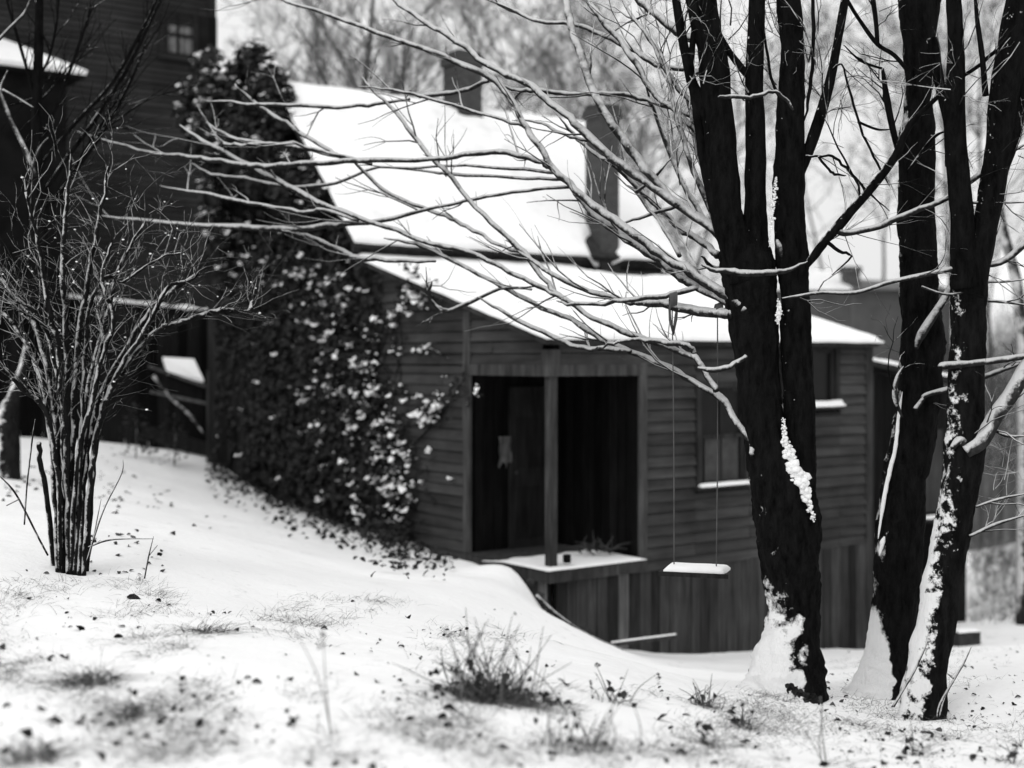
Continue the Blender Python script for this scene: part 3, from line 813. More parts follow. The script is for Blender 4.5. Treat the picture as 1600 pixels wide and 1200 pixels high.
mb = MB()  # dark leaf tufts standing in for the dark hole under the snow
for px, py, q_ in [(1238,1077,16),(1252,1084,12),(1266,1090,22),(1276,1094,18)]:
    for k in range(q_):
        c = P(px+tr.uniform(-9,9), py+tr.uniform(-6,5), 8.52); mb.leaf(c, (tr.gauss(0,.6), -1, tr.gauss(.3,.5)), tr.uniform(.02,.05), tr)
tag(local(b1, mb, "hollow_tufts", M['ivy'], tree1), kind="stuff")
# ---- swing
sb = P(1082, 893, 9.35)
swing = tag(empty("swing", sb), "plank swing with a snow covered seat hanging on two thin ropes", "swing")
SW = 9.32
mb = MB()
pa, pb, pc, pd = P(1028,893,SW-0.06), P(1138,898,SW-0.02), P(1122,888,SW+0.22), P(1042,884,SW+0.2)
mb.hexa([q-Vector((0,0,0.03)) for q in (pa,pb,pc,pd)] + [pa,pb,pc,pd], 0.7)
st = local(sb, mb, "seat", M['board'], swing)
eu = pb-pa; ev = pd-pa
sn = snow_sheet(pa+eu*0.07+ev*0.08+Vector((0,0,0.001)), eu*0.86, ev*0.84, 24, 8, 0.032, tr, edge=0.03, seed=3, over=0.006)
local(sb, sn, "snow", M['snow'], st, True)
for top, bot in (((1050,470),(1053,889)), ((1121,486),(1119,893))):
    mb = MB(); pts = []
    for i in range(13):
        f_ = i/12; pts.append(P(top[0]+(bot[0]-top[0])*f_ + 1.2*math.sin(f_*3), top[1]+(bot[1]-top[1])*f_, SW+0.06))
    mb.tube(pts, [0.0045]*13, 6)
    rp = local(sb, mb, "rope", M['rope'], swing, True)
    k = MB()
    for q in range(5):
        c = P(top[0], top[1], 9.1); ring = []
        for i in range(13):
            th = 6.283*i/12
            ring.append(c + Vector((-0.012+q*0.010, 0.05*math.cos(th), 0.045*math.sin(th)+0.004*q)))
        k.tube(ring, [0.0055]*13, 5)
    if top[0] < 1100:
        k.tube([P(1046,480,SW),P(1047,500,SW),P(1052,520,SW+.02),P(1056,498,SW+.02),P(1058,478,SW)], [0.009,0.011,0.016,0.012,0.008], 6)
    local(sb, k, "knot", M['rope'], rp, True)

# ---- second and third trees
def twig_along(tw_, a, r, p=0.16):
    for j in range(3, len(a)-1):
        if tr.random() < p:
            dd = (a[j+1]-a[j]).normalized(); o = Vector((tr.gauss(0,1), tr.gauss(0,1), tr.gauss(.3,1))); o = (o-dd*o.dot(dd)).normalized()
            sprig(tw_, a[j], dd+o*.8, tr.uniform(.2,.55), min(r[j]*.6, .006), tr, 2, 0.02, 6, 4, 2, 0.8, 0.6, 0.22)
tw2 = MB(); tw3 = MB()
b2 = P(1396, 1078, 9.3)
tree2 = tag(empty("maple_tree", b2), "straight dark bare tree with thin snow line on its left edge, middle of three trunks", "tree")
mb = MB()
traced(mb, [(1368,1150,190),(1376,1115,140),(1383,1085,112),(1387,1050,88),(1392,1012,72),(1400,937,69),(1406,844,73),(1412,750,68),(1418,725,70),(1432,650,66),(1439,575,66),(1442,530,66),(1438,480,62),(1434,420,57),(1433,375,56),(1432,300,58),(1433,225,54),(1436,150,42),(1435,75,46),(1437,0,64),(1440,-50,62)], 9.3, 34, 0.14, 12.0, 9)
local(b2, mb, "trunk", M['bark2'], tree2, True)
for sn_ in ([(1410,612,1),(1404,650,5),(1399,700,6),(1386,755,7),(1378,800,6),(1372,842,2)], [(1382,838,2),(1379,848,9),(1374,868,2)]):
    mb = MB(); traced(mb, sn_, 9.20, 10, 0.5, 18.0, 8); local(b2, mb, "snow_streak", M['snow'], tree2, True)
for pts, m_ in [
    ([(1432,545,5),(1440,522,15),(1476,466,12),(1499,421,10),(1525,376,9),(1544,350,8),(1562,307,6),(1580,250,5)], 'branch'),
    ([(1418,110,7),(1397,86,7),(1371,69,7),(1345,34,6),(1326,4,6),(1315,-20,5)], 'limb'),
    ([(1371,69,7),(1369,37,7),(1364,0,8),(1360,-25,8)], 'limb'),
    ([(1412,285,10),(1409,255,10),(1397,210,10),(1386,157,11),(1379,107,11)], 'limb'),
    ([(1418,270,6),(1450,225,6),(1465,210,5),(1480,205,3)], 'limb'),
    ([(1430,640,9),(1441,625,7),(1450,616,8),(1506,601,9),(1555,582,9),(1605,564,9)], 'branch'),
    ([(1410,652,3),(1398,620,8),(1402,590,7),(1412,572,3)], 'birch'),
    ([(1456,60,18),(1470,140,16),(1480,200,10),(1478,260,8)], 'limb'),
    ([(1340,190,4),(1370,202,4),(1392,202,4)], 'limb'), ([(1378,107,4),(1345,95,4),(1318,70,3)], 'limb')]:
    mb = MB(); a, r = traced(mb, pts, 9.1, 9, 0.1, 10.0, 5); twig_along(tw2, a, r); local(b2, mb, "limb" if m_ == 'limb' else "branch", M[m_], tree2, True)
tw = tw2
for k in range(7):
    p = P(tr.uniform(1300,1410), tr.uniform(-10,330), 9.3+tr.uniform(-.3,.5))
    sprig(tw, p, Vector((tr.uniform(-1,1), tr.uniform(-.4,.4), tr.uniform(-.6,1))), tr.uniform(0.2,0.5), 0.0035, tr, 1, 0.0, 5, 3, 2, 0.6, 0.5, 0.14)
tag(local(b2, tw, "twigs", M['limb'], tree2), kind="stuff")

b3 = P(1446, 1120, 8.6)
tree3 = tag(empty("maple_tree", b3), "leaning bare tree with snow plastered down its left side and a snowy stub limb", "tree")
mb = MB()
traced(mb, [(1434,1160,110),(1440,1125,76),(1448,1050,62),(1461,975,60),(1474,900,57),(1489,825,56),(1502,750,57),(1507,700,62),(1508,650,58),(1510,575,53),(1512,500,53),(1513,440,56),(1513,400,52)], 8.6, 34, 0.14, 12.0, 10)
local(b3, mb, "trunk", M['bark3'], tree3, True)
for pts, m_ in [
    ([(1512,450,50),(1505,375,40),(1500,300,36),(1493,225,34),(1492,150,32),(1494,75,26),(1490,0,24),(1488,-50,22)], 'limb'),
    ([(1516,460,46),(1535,375,40),(1550,300,40),(1560,225,40),(1570,150,45),(1585,75,52),(1602,0,56),(1610,-50,56)], 'limb'),
    ([(1552,290,22),(1575,240,22),(1592,170,24),(1605,110,26)], 'limb'),
    ([(1540,150,10),(1535,90,9),(1528,40,8),(1522,-20,8)], 'limb'),
    ([(1508,706,24),(1522,697,26),(1536,683,26),(1555,650,26),(1577,620,25),(1600,580,24),(1625,535,22)], 'birch'),
    ([(1470,573,8),(1476,571,12),(1525,567,11),(1600,557,10),(1620,552,9)], 'branch'),
    ([(1222,466,2),(1250,462,5),(1285,457,6),(1337,457,7),(1394,440,7),(1465,425,8),(1506,417,9),(1562,410,10),(1600,382,11),(1620,360,11)], 'branch'),
    ([(1487,316,4),(1540,317,5),(1605,316,5)], 'branch'),
    ([(1544,470,5),(1570,472,5),(1605,477,6)], 'branch'),
    ([(1540,660,5),(1570,680,6),(1605,681,6)], 'branch'),
    ([(1525,792,4),(1560,780,5),(1605,771,6)], 'branch'),
    ([(1515,838,5),(1540,826,6),(1562,817,6),(1605,804,6)], 'branch'),
    ([(1540,440,4),(1570,440,4),(1605,436,4)], 'branch'),
    ([(1488,700,9),(1498,688,14),(1507,692,16)], 'birch'),
    ([(1440,448,4),(1480,460,4),(1520,452,4),(1550,440,3)], 'branch')]:
    mb = MB(); a, r = traced(mb, pts, 8.5, 10, 0.12, 9.0, 5); twig_along(tw3, a, r); local(b3, mb, "limb" if m_ in ('limb','birch') else "branch", M[m_], tree3, True)
tw = tw3
for k in range(16):
    p = P(tr.uniform(1470,1610), tr.uniform(-10,420), 8.6+tr.uniform(-.3,.6))
    sprig(tw, p, Vector((tr.uniform(-1,1), tr.uniform(-.4,.4), tr.uniform(-.5,1))), tr.uniform(0.25,0.6), 0.004, tr, 1, 0.0, 5, 3, 2, 0.6, 0.5, 0.14)
for k in range(14):
    p = P(tr.uniform(1540,1610), tr.uniform(640,800), 8.7)
    sprig(tw, p, Vector((tr.uniform(-1,1), .2, tr.uniform(-.3,.6))), tr.uniform(0.15,0.4), 0.003, tr, 1, 0.0, 5, 3, 2, 0.7, 0.6, 0.14)
tag(local(b3, tw, "twigs", M['branch'], tree3), kind="stuff")
# young shoots at the trunks' feet
for lab, lines in [("pair of slim bare shoots springing up right of the leaning trunk", [[(1465,1122,4),(1469,1100,4),(1491,1061,4),(1506,1036,3),(1518,1010,3)],[(1468,1122,4),(1476,1090,4),(1493,1058,3)],[(1491,1061,3),(1480,1052,2)]]),
                   ("single slim bare shoot crossing the foot of the leaning trunk", [[(1396,1104,5),(1410,1080,4),(1428,1050,4),(1443,1018,3),(1450,1000,2)]])]:
    p0 = P(lines[0][0][0], lines[0][0][1], 8.35); q0 = empty("sapling", p0); mb = MB()
    for l_ in lines: traced(mb, l_, 8.35, 5, 0, 6, 4)
    tag(q0, lab, "sapling"); local(p0, mb, "stem", M['shrub'], q0, True)

# ------------------------------------------------------------------ many-stemmed shrub on the left
ss = random.Random(8)
bs_ = P(107, 892, 9.0)
shrub = tag(empty("shrub", bs_), "many-stemmed bare shrub fanning up from the snow at the left", "shrub")
def ds(px, py): return 9.0 + 0.004*(px-107)*0.4
STEMS = [
 [(84,895,11),(76,800,11),(66,735,11),(61,693,11)],
 [(91,900,12),(86,780,11),(80,690,10),(66,600,9),(45,545,8),(15,500,7),(-15,475,5)],
 [(98,902,13),(95,780,12),(88,680,10),(78,600,9),(55,510,8),(18,455,7),(-10,425,4)],
 [(104,902,14),(102,780,12),(99,660,11),(90,540,9),(72,460,8),(60,380,6),(40,300,4)],
 [(108,902,14),(106,780,13),(104,650,11),(103,520,9),(98,420,8),(104,320,6),(110,250,4)],
 [(113,902,13),(113,780,12),(116,650,10),(122,540,9),(135,440,7),(155,340,6),(170,260,4)],
 [(118,902,13),(121,780,12),(128,680,10),(142,590,9),(165,500,8),(185,420,6),(225,350,4)],
 [(124,902,12),(130,780,11),(140,690,10),(155,620,9),(195,545,8),(240,480,8),(275,450,8),(308,428,7)],
 [(130,902,12),(138,780,11),(148,690,10),(168,620,9),(215,548,8),(250,515,9),(285,503,9),(325,490,9),(352,485,9),(388,487,8),(395,470,5)],
 [(134,898,12),(143,780,11),(152,690,9),(176,600,9),(215,535,8),(262,452,7),(290,440,5)],
 [(111,902,12),(120,720,9),(140,640,8),(160,560,8),(178,500,7),(160,440,6),(175,380,4)],
 [(95,902,10),(90,740,8),(70,640,8),(35,610,7),(18,590,5)],
 [(102,900,10),(98,700,8),(84,560,7),(58,490,6),(25,470,5)],
 [(116,900,10),(126,720,8),(134,560,7),(142,470,6),(170,432,6),(192,440,5),(245,405,4),(285,395,3)],
 [(120,900,9),(132,700,8),(150,580,7),(162,520,6),(150,480,5),(172,462,4)],
]
tw = MB(); SD = []
for i, pts in enumerate(STEMS):
    mb = MB(); wob = ss.uniform(-0.35, 0.35)
    n_p = len(pts); P3 = []; rd = []
    off = (0.10*math.sin(i*2.1), 0.10*math.cos(i*2.1))
    for k, (px, py, wd) in enumerate(pts):
        f_ = k/(n_p-1); Y = 9.0 + off[1]*(1-0.3*f_) + wob*f_*2.0
        P3.append(P(px, py, Y)); rd.append(wd*0.5*Y/F*(0.76 if py > 680 else 1.02))
    a, r = cat(P3, rd, 5)
    for k in range(2, len(a)-1): a[k] = a[k] + Vector((ss.gauss(0,.005), ss.gauss(0,.005), ss.gauss(0,.004)))
    mb.tube(a, r, 8, 0.14, 16.0)
    local(bs_, mb, "stem", M['shrub'], shrub, True)
    if i == 0: continue
    for k in range(len(a)//3, len(a)):
        for q in range(1 if ss.random() < .9 else 2):
            dd = (a[min(k+1,len(a)-1)]-a[max(k-1,0)]).normalized(); o = Vector((ss.gauss(0,1), ss.gauss(0,1), ss.gauss(0.5,0.8)))
            sprig(tw, a[k], dd*0.9+o.normalized()*0.75, ss.uniform(0.2,0.6), 0.0046, ss, 2, 0.0, 5, 3, 1, 0.8, 0.55, 0.2)
for k in range(36):
    px = ss.uniform(-10,310); py = ss.uniform(250, 560) if px < 230 else ss.uniform(330,520)
    sprig(tw, P(px, py, 9.0+ss.uniform(-.6,.8)), Vector((ss.gauss(0.2,.6), ss.gauss(0,.5), ss.uniform(0,1))), ss.uniform(.25,.55), 0.0035, ss, 2, 0.0, 5, 3, 2, 0.8, 0.55, 0.2)
tag(local(bs_, tw, "twigs", M['twig'], shrub), kind="stuff")
mb = MB()
for i in range(120):
    v0 = ss.choice(tw.v); mb.blob((v0[0], v0[1], v0[2]+0.004), ss.uniform(0.004,0.011), 0.6, ss, 5, 3)
tag(mb.build("snow_flecks", M['snow'], shrub, True), kind="stuff")

# low bare shoots round the shrub's foot
for lab, L_ in [("long bare shoot arching down in front of the shrub stems at left", [[(75,868,3),(60,840,3),(40,800,3),(20,765,3),(-5,740,2)],[(38,820,3),(42,760,3),(50,690,3),(55,655,2)],[(30,780,2),(10,790,2)]]),
                ("spray of thin bare shoots right of the shrub foot", [[(135,880,3),(150,830,3),(165,790,2),(190,740,2),(192,718,2)],[(138,855,3),(165,845,3),(195,842,2),(240,842,2)],[(140,870,2),(150,820,2),(158,780,2)]])]:
    p0 = P(L_[0][0][0], L_[0][0][1], 8.8); q0 = tag(empty("sapling", p0), lab, "sapling"); mb = MB()
    for l_ in L_: traced(mb, l_, 8.8, 4, 0, 6, 4)
    local(p0, mb, "stem", M['shrub'], q0, True)
p0 = P(226, 905, 9.1); q0 = tag(empty("sapling", p0), "lone thin twig standing in clean snow right of the shrub", "sapling"); mb = MB()
traced(mb, [(225,908,2.5),(232,870,2.5),(240,838,2)], 9.1, 4); traced(mb, [(233,868,2),(246,852,1.5)], 9.1, 4); local(p0, mb, "stem", M['shrub'], q0, True)

# ---- dark young tree behind the shrub
yt0 = P(104, 700, 12.0); yt0.z = gz(yt0.x, yt0.y)
young = tag(empty("young_tree", yt0), "slender dark tree behind the shrub with upswept branches against the tall house", "tree")
mb = MB()
pts3 = [yt0 - Vector((0,0,.1)), P(101,660,12), P(84,500,12), P(64,350,12), P(57,200,12), P(60,90,12), P(62,-40,12)]
a, r = cat(pts3, [0.065,0.06,0.055,0.052,0.048,0.042,0.035], 6); mb.tube(a, r, 12, 0.1, 9)
local(yt0, mb, "trunk", M['limb'], young, True)
YB = [[(62,260,7),(75,245,7),(120,190,6),(175,130,6),(215,60,5),(240,10,4),(250,-20,3)],[(70,300,8),(110,240,7),(150,185,7),(200,105,6),(235,35,5),(255,-10,4)],[(70,210,6),(90,160,6),(115,95,5),(130,50,5),(145,10,4)],
      [(80,320,7),(120,265,6),(165,200,6),(205,125,5),(228,70,4)],[(60,200,5),(48,130,5),(28,60,5),(12,5,4),(5,-20,3)],[(58,120,5),(75,95,4),(88,40,4),(92,0,3)],[(62,330,6),(95,300,6),(130,240,5),(170,175,4),(188,150,3)],
      [(60,150,4),(35,160,4),(0,168,3)],[(60,160,5),(80,140,4),(110,100,3)],[(140,215,4),(160,205,3),(215,165,3),(245,150,2)]]
tw = MB()
for pts in YB:
    mb = MB(); a, r = traced(mb, pts, lambda px, py: 12+0.002*(px-60), 7, 0.1, 12, 5); local(yt0, mb, "branch", M['limb'], young, True)
    for j in range(3, len(a)-1):
        if ss.random() < 0.6:
            dd = (a[j+1]-a[j]).normalized(); o = Vector((ss.gauss(0,1), ss.gauss(0,1), ss.gauss(.3,1)))
            sprig(tw, a[j], dd+o*.4, ss.uniform(.3,.7), 0.006, ss, 1, 0.02, 5, 3, 2, 0.6, 0.5, 0.12)
tag(local(yt0, tw, "twigs", M['limb'], young), kind="stuff")
for pts in [[(55,275,6),(42,240,7),(20,195,7),(4,155,6),(0,140,5),(12,110,4)],[(4,140,4),(30,155,4),(52,168,4)],[(-10,70,5),(15,45,6),(40,18,5),(50,-10,4)],[(48,270,5),(60,235,4),(75,215,3)]]:
    mb = MB(); traced(mb, pts, 11.6, 7, 0.1, 12, 5); local(yt0, mb, "branch", M['branch'], young, True)

# ---- leaning snowy trunk at the left edge
p0 = P(14, 700, 16.0); p0.z = gz(p0.x, p0.y)
lean = tag(empty("leaning_tree", p0), "short leaning tree trunk caked with snow at the left edge by the fence", "tree")
mb = MB(); a, r = cat([p0-Vector((0,0,.1)), P(14,680,16), P(6,655,16), P(22,620,16.2), P(31,590,16.4), P(38,560,16.6), P(42,535,16.8)], [.14,.12,.11,.085,.06,.04,.02], 6); mb.tube(a, r, 12, 0.15, 8)
local(p0, mb, "trunk", M['snowytrunk'], lean, True)

# ------------------------------------------------------------------ tall house at the left
BH = P(335, 560, 28.0)
bh = tag(empty("clapboard_house", (BH.x, BH.y, -2.0), HROT), "tall dark clapboard house rising behind the yard at the upper left", "house")
WL = 13.0; WZ = 11.5
mb = MB()
siding(mb, (0,0), (-1,0), (0,-1), lambda z: (0.16, WL), 0.3, WZ, 0.118, hr, 0.034, 4.0)
mb.box((-WL,0.002,-0.6),(-0.01,6.0,WZ), 0.1)
mb.build("wall", M['bigsiding'], bh)
mb = MB(); mb.box((-0.16,-0.05,-0.6),(0.02,0.001,WZ), 0.7); mb.build("corner_board", M['bigsiding'], bh)
mb = MB()
mb.add([(-WL-0.4,-0.5,WZ),(0.4,-0.5,WZ),(0.4,6.5,WZ),(-WL-0.4,6.5,WZ),(-WL-0.4,3,WZ+3),(0.4,3,WZ+3)], [(0,1,5,4),(2,3,4,5),(1,2,5),(3,0,4),(0,3,2,1)], 1)
mb.build("roof", M['roof'], bh)
def bigwin(x0, x1, z0, z1):
    f_ = MB(); wv = 0.12
    f_.box((x0-wv,-0.06,z0),(x0,0.0,z1),.6); f_.box((x1,-0.06,z0),(x1+wv,0.0,z1),.6); f_.box((x0-wv,-0.065,z1),(x1+wv,0.0,z1+wv),.6); f_.box((x0-wv-.05,-0.12,z0-.08),(x1+wv+.05,0.0,z0),.8)
    wi = f_.build("window", M['bigsiding'], bh)
    p_ = MB(); p_.box((x0,-0.03,z0),(x1,-0.022,z1)); p_.build("pane", M['glass'], wi)
    c_ = MB()
    for k in range(7): c_.box((x0+0.10+k*.075,-0.036-.004*(k%2),z0+.08),(x0+0.17+k*.075,-0.0305,z1-.25), 1.0 if k % 2 else .6)
    c_.build("curtain", M['curtain'], wi)
    m_ = MB(); zm = (z0+z1)/2; m_.box((x0,-0.05,zm-.04),(x1,-0.04,zm+.04),.4); m_.box((x0+(x1-x0)*.5-.03,-0.049,z0),(x0+(x1-x0)*.5+.03,-0.041,z1),.4); m_.build("sash", M['bigsiding'], wi)
    s_ = MB(); s_.box((x1+wv+.02,-0.05,z0-.05),(x1+wv+.42,-0.01,z1+.05)); s_.build("shutter", M['bigdark'], wi)
# pixel 265..302, 28..85 at about 27 m
bigwin(-1.12, -0.50, 8.22, 9.10)
# lower porch roof on its left
mb = MB()
mb.box((-8.0,-2.6,3.0),(-3.95,-0.02,6.93), 0.7)
ell = mb.build("porch_wall", M['bigdark'], bh)
mb = MB(); mb.hexa([(-8.2,-2.8,6.94),(-3.7,-2.8,6.94),(-3.7,-0.04,6.94),(-8.2,-0.04,6.94),(-8.2,-2.8,7.0),(-3.7,-2.8,7.0),(-4.5,-0.04,8.05),(-8.2,-0.04,8.05)])
pr = mb.build("porch_roof", M['bigdark'], bh)
mb = MB(); mb.hexa([(-8.22,-2.82,7.001),(-3.68,-2.82,7.001),(-4.5,-0.045,8.052),(-8.22,-0.045,8.052),(-8.22,-2.85,7.08),(-3.66,-2.85,7.08),(-4.48,-0.05,8.13),(-8.22,-0.05,8.13)])
mb.build("snow", M['snow'], pr)

# ------------------------------------------------------------------ fence, coop, timber step behind the shrub
fb = P(100, 690, 24.0)
fence = tag(empty("board_fence", fb), "dark close-boarded fence with a snow line along its top rail behind the shrub", "fence")
mb = MB(); fr = random.Random(3)
A = P(-60, 452, 23.2); B = P(400, 496, 25.0); L = (B-A).length; ux = (B-A).normalized(); nb = 0
e = 0.0
while e < L:
    w1 = fr.uniform(.16,.22); q = A + ux*e; q2 = A + ux*(e+w1-.012); tone = fr.uniform(.4,1.5); zt = q.z + fr.uniform(-.02,.02) - .02
    zb = gz(q.x, q.y) - .2; y_ = fr.uniform(-.012,.012)
    mb.hexa([(q.x,q.y+y_,zb),(q2.x,q2.y+y_,zb),(q2.x,q2.y+y_+.025,zb),(q.x,q.y+y_+.025,zb),(q.x,q.y+y_,zt),(q2.x,q2.y+y_,zt),(q2.x,q2.y+y_+.025,zt),(q.x,q.y+y_+.025,zt)], tone)
    e += w1
local(fb, mb, "boards", M['fence'], fence)
mb = MB(); mb.beam(A+Vector((0,.01,.01)), B+Vector((0,.01,.01)), .10, .05, 1.0); local(fb, mb, "rail", M['fence'], fence)
mb = MB(); pts = [A+ux*(L*i/40)+Vector((0,.01,.05)) for i in range(41)]
mb.tube(pts, [0.0005+max(0.0, 0.045+0.05*mnoise.noise(Vector((i*.45,2,1)))) for i in range(41)], 8, .2, 5); local(fb, mb, "rail_snow", M['snow'], fence, True)

cb = P(285, 600, 23.4)
coop = tag(empty("coop", cb), "tiny lean-to coop with a bright snowy roof beside the house corner", "coop")
mb = MB(); c4 = [P(254,563,23.6), P(303,566,23.6), P(318,598,22.6), P(262,586,22.6)]
mb.hexa([q-Vector((0,0,.05)) for q in c4]+c4); crf = local(cb, mb, "roof", M['dark'], coop)
sn = MB(); sn.hexa([q+Vector((0,0,.002)) for q in c4]+[q+Vector((0,0,.06)) for q in c4]); local(cb, sn, "snow", M['snow'], crf)
mb = MB()
zb = gz(cb.x, cb.y)-.1
mb.hexa([Vector((q.x,q.y,zb)) for q in c4]+[q-Vector((0,0,.055)) for q in c4]); local(cb, mb, "wall", M['fence'], coop)
mb = MB(); mb.beam(P(232,572,22.5), P(322,604,22.5), .04, .05, 8.0); local(cb, mb, "rail", M['fence'], coop)
pb_ = P(276, 690, 22.6)
tb = MB(); tb.beam(P(222,672,22.3), P(326,703,22.3), .12, .22, 1.5)
tag(local(pb_, tb, "retaining_plank", M['fence'], None), "dark plank edging a snowy terrace beside the house corner", "plank").location = pb_
rl = MB(); rl.beam(P(235,612,22.3), P(326,631,22.3), .05, .05, 10.0); q0 = P(280,622,22.3)
tag(local(q0, rl, "loose_rail", M['fence'], None), "thin snowy rail propped under the coop roof", "rail").location = q0
q0 = P(290,645,21.5); rl = MB(); traced(rl, [(240,588,6),(270,625,6),(300,652,7),(320,680,7)], 21.5, 6, .2, 8)
tag(local(q0, rl, "fallen_branch", M['birch'], None, True), "snowy branch leaning diagonally beside the house corner", "branch").location = q0
for i, (px, py, h, lab) in enumerate([(212,696,75,"small leafy evergreen sapling in front of the dark fence"),(272,690,70,"sparse evergreen sapling on the snowy terrace by the house")]):
    q0 = P(px, py+6, 20.5); q0.z = gz(q0.x, q0.y); o_ = tag(empty("evergreen_sapling", q0), lab, "sapling"); mb = MB(); lf = MB()
    mb.tube([q0, q0+Vector((.02,0,.4)), q0+Vector((0,0,.8))], [.012,.009,.004], 5)
    for k in range(110):
        z = ss.uniform(.05,.85); rr_ = .30*(1-z)+.06; lf.leaf(q0+Vector((ss.uniform(-rr_,rr_), ss.uniform(-rr_,rr_), z)), (ss.gauss(0,.5), ss.gauss(0,.5), 1), ss.uniform(.05,.1), ss)
    local(q0, mb, "stem", M['shrub'], o_); local(q0, lf, "foliage", M['ivy'], o_)

# ------------------------------------------------------------------ ivy on the gable and wall
iv = random.Random(17)
ib = H(-0.1, 7.2, 1.5)
ivb = tag(empty("ivy_bush", ib), "bushy dark ivy crown with snow tufted leaves overgrowing the gable peak", "ivy")
lf = MB(); sc = MB(); stm = MB()
def snowcap(q, sz):
    for _ in range(1 if sz < .06 else 2):
        sc.leaf(q+Vector((iv.gauss(0,sz*.25), iv.gauss(0,sz*.2), iv.gauss(0,sz*.12))), (iv.gauss(-.2,.3), iv.gauss(-.45,.25), 1), sz*iv.uniform(.7,1.1), iv, iv.uniform(.6,.95), -.42)
def ivy_at(px, py, t):      # point on the plane x=t of the house
    k = (px-800)/F
    s = (HX + U.x*t - k*(HY + U.y*t))/(k*V.y - V.x)
    q = H(t, s, 0); q.z = (560-py)/F*q.y
    return q
LOB = [(330,105,30),(400,95,30),(345,125,30),(375,130,35),(425,130,30),(310,150,28),(350,165,45),(400,165,45),(440,155,25),(300,185,28),(348,262,30),(342,300,30),(338,340,28),(345,375,28),(322,228,24),(345,205,45),(395,205,50),(440,195,30),(320,225,35),(370,240,50),(425,235,50),(450,255,30),(440,280,35),(470,270,28),(405,275,40),(485,285,18),(455,310,30),(500,310,22),(480,340,28)]
for (px, py, rp) in LOB:
    c = ivy_at(px, py, -0.22); rr_ = rp*c.y/F
    for k in range(int(rp*13)):
        d3 = Vector((iv.gauss(0,1), iv.gauss(0,1), iv.gauss(0,1))).normalized(); q = c + d3*rr_*(iv.random()**.4)*Vector((1,1,1)).x
        q.y += iv.uniform(-.25,.1)
        lf.leaf(q, d3+Vector((0,-.3,.9)), iv.uniform(.08,.18), iv, tone=iv.uniform(.4,1.8))
        if iv.random() < (0.22 if px < 365 or py < 140 else 0.08) and d3.z > -.1 and d3.y < .4:
            snowcap(q+Vector((0,-.02,.02)), iv.uniform(.05,.13))
    stm.tube([ivy_at(400,420,-.06), c.lerp(ivy_at(400,420,-.06), .4)+Vector((iv.uniform(-.1,.1),-.05,0)), c], [.03,.02,.008], 5)
local(ib, lf, "foliage", M['ivy'], ivb); tag(local(ib, sc, "snow_tufts", M['snow'], ivb, True), kind="stuff"); local(ib, stm, "stem", M['limb'], ivb)

ib = H(-0.1, 5.0, -2.3)
ivw = tag(empty("ivy_vine", ib), "climbing ivy with snow tufted leaves covering the left wall beside the porch", "ivy")
lf = MB(); sc = MB(); stm = MB()
def wall_leaf(px, py, dens_s, big=1.0):
    if px > 648 - max(0, py-760)*.1 and py > 665 and iv.random() < .88: return
    q = ivy_at(px, py, -0.03 - abs(iv.gauss(0,.09)))
    lf.leaf(q, (iv.gauss(-.6,.5), iv.gauss(-.6,.5), iv.gauss(.6,.4)), iv.uniform(.05,.12)*big, iv, tone=iv.uniform(.4,1.9))
    if iv.random() < dens_s: snowcap(q+Vector((-.02,-.03,.015)), (.03+.11*iv.random()**2)*big)
VP_ = [([(640,838),(610,770),(600,700),(585,640),(555,590),(520,540),(500,470),(470,410)], 30, .30, 520),
       ([(560,600),(590,650),(620,700),(640,740)], 26, .34, 240),([(640,700),(670,670),(695,640),(725,592)], 12, .5, 60),([(590,560),(600,510),(640,470),(655,440)], 16, .45, 90),
       ([(505,420),(530,450),(520,480)], 18, .45, 90),([(490,385),(430,390),(420,430),(470,430)], 24, .24, 170),([(540,800),(560,740),(540,690),(520,640)], 24, .10, 240),
       ([(490,790),(500,720),(490,650),(495,560),(480,500)], 16, .04, 220),([(660,540),(680,548),(700,560)], 10, .5, 14),([(600,760),(640,770),(650,800)], 14, .14, 60),
       ([(560,820),(610,815),(640,830)], 22, .12, 150),([(500,600),(540,620),(575,600)], 22, .32, 120)]
for path, sd_, ps, cnt in VP_:
    p3 = [ivy_at(x, y, -.05) for x, y in path]; a, r = cat(p3, [.014]*len(p3), 5); stm.tube(a, [.014-.010*i/len(a) for i in range(len(a))], 5)
    for k in range(cnt//5):
        u_ = iv.random()*(len(path)-1.001); i = int(u_); f_ = u_-i
        cx = path[i][0]+(path[i+1][0]-path[i][0])*f_+iv.gauss(0,sd_); cy = path[i][1]+(path[i+1][1]-path[i][1])*f_+iv.gauss(0,sd_)
        heavy = iv.random() < ps*1.45
        for q_ in range(iv.randint(5,13)):
            wall_leaf(cx+iv.gauss(0,9), cy+iv.gauss(0,8), (.6 if heavy else .03), iv.uniform(.7,1.25))
def okreg(px, py):
    lowlim = 716 + (px-325)*0.45
    if px > 545 and py < 392 + (px-545)*.45: return False
    if px <= 545 and py < 385 - (545-px)*2.17: return False
    return py < min(lowlim, 838)
k = 0
while k < 9000:                                    # the darker mass over the gable wall
    px = iv.uniform(335, 600); py = iv.uniform(330, 840)
    d_ = max(0.0, min(1.0, (600-px)/110.0)) * (0.35+0.65*max(0, mnoise.noise(Vector((px*.02, py*.012, 4)))+.4))
    if not okreg(px, py) or iv.random() > d_: continue
    if px < 385 and py > 560 and iv.random() < .85: continue
    wall_leaf(px, py, .006, 1.15); k += 1
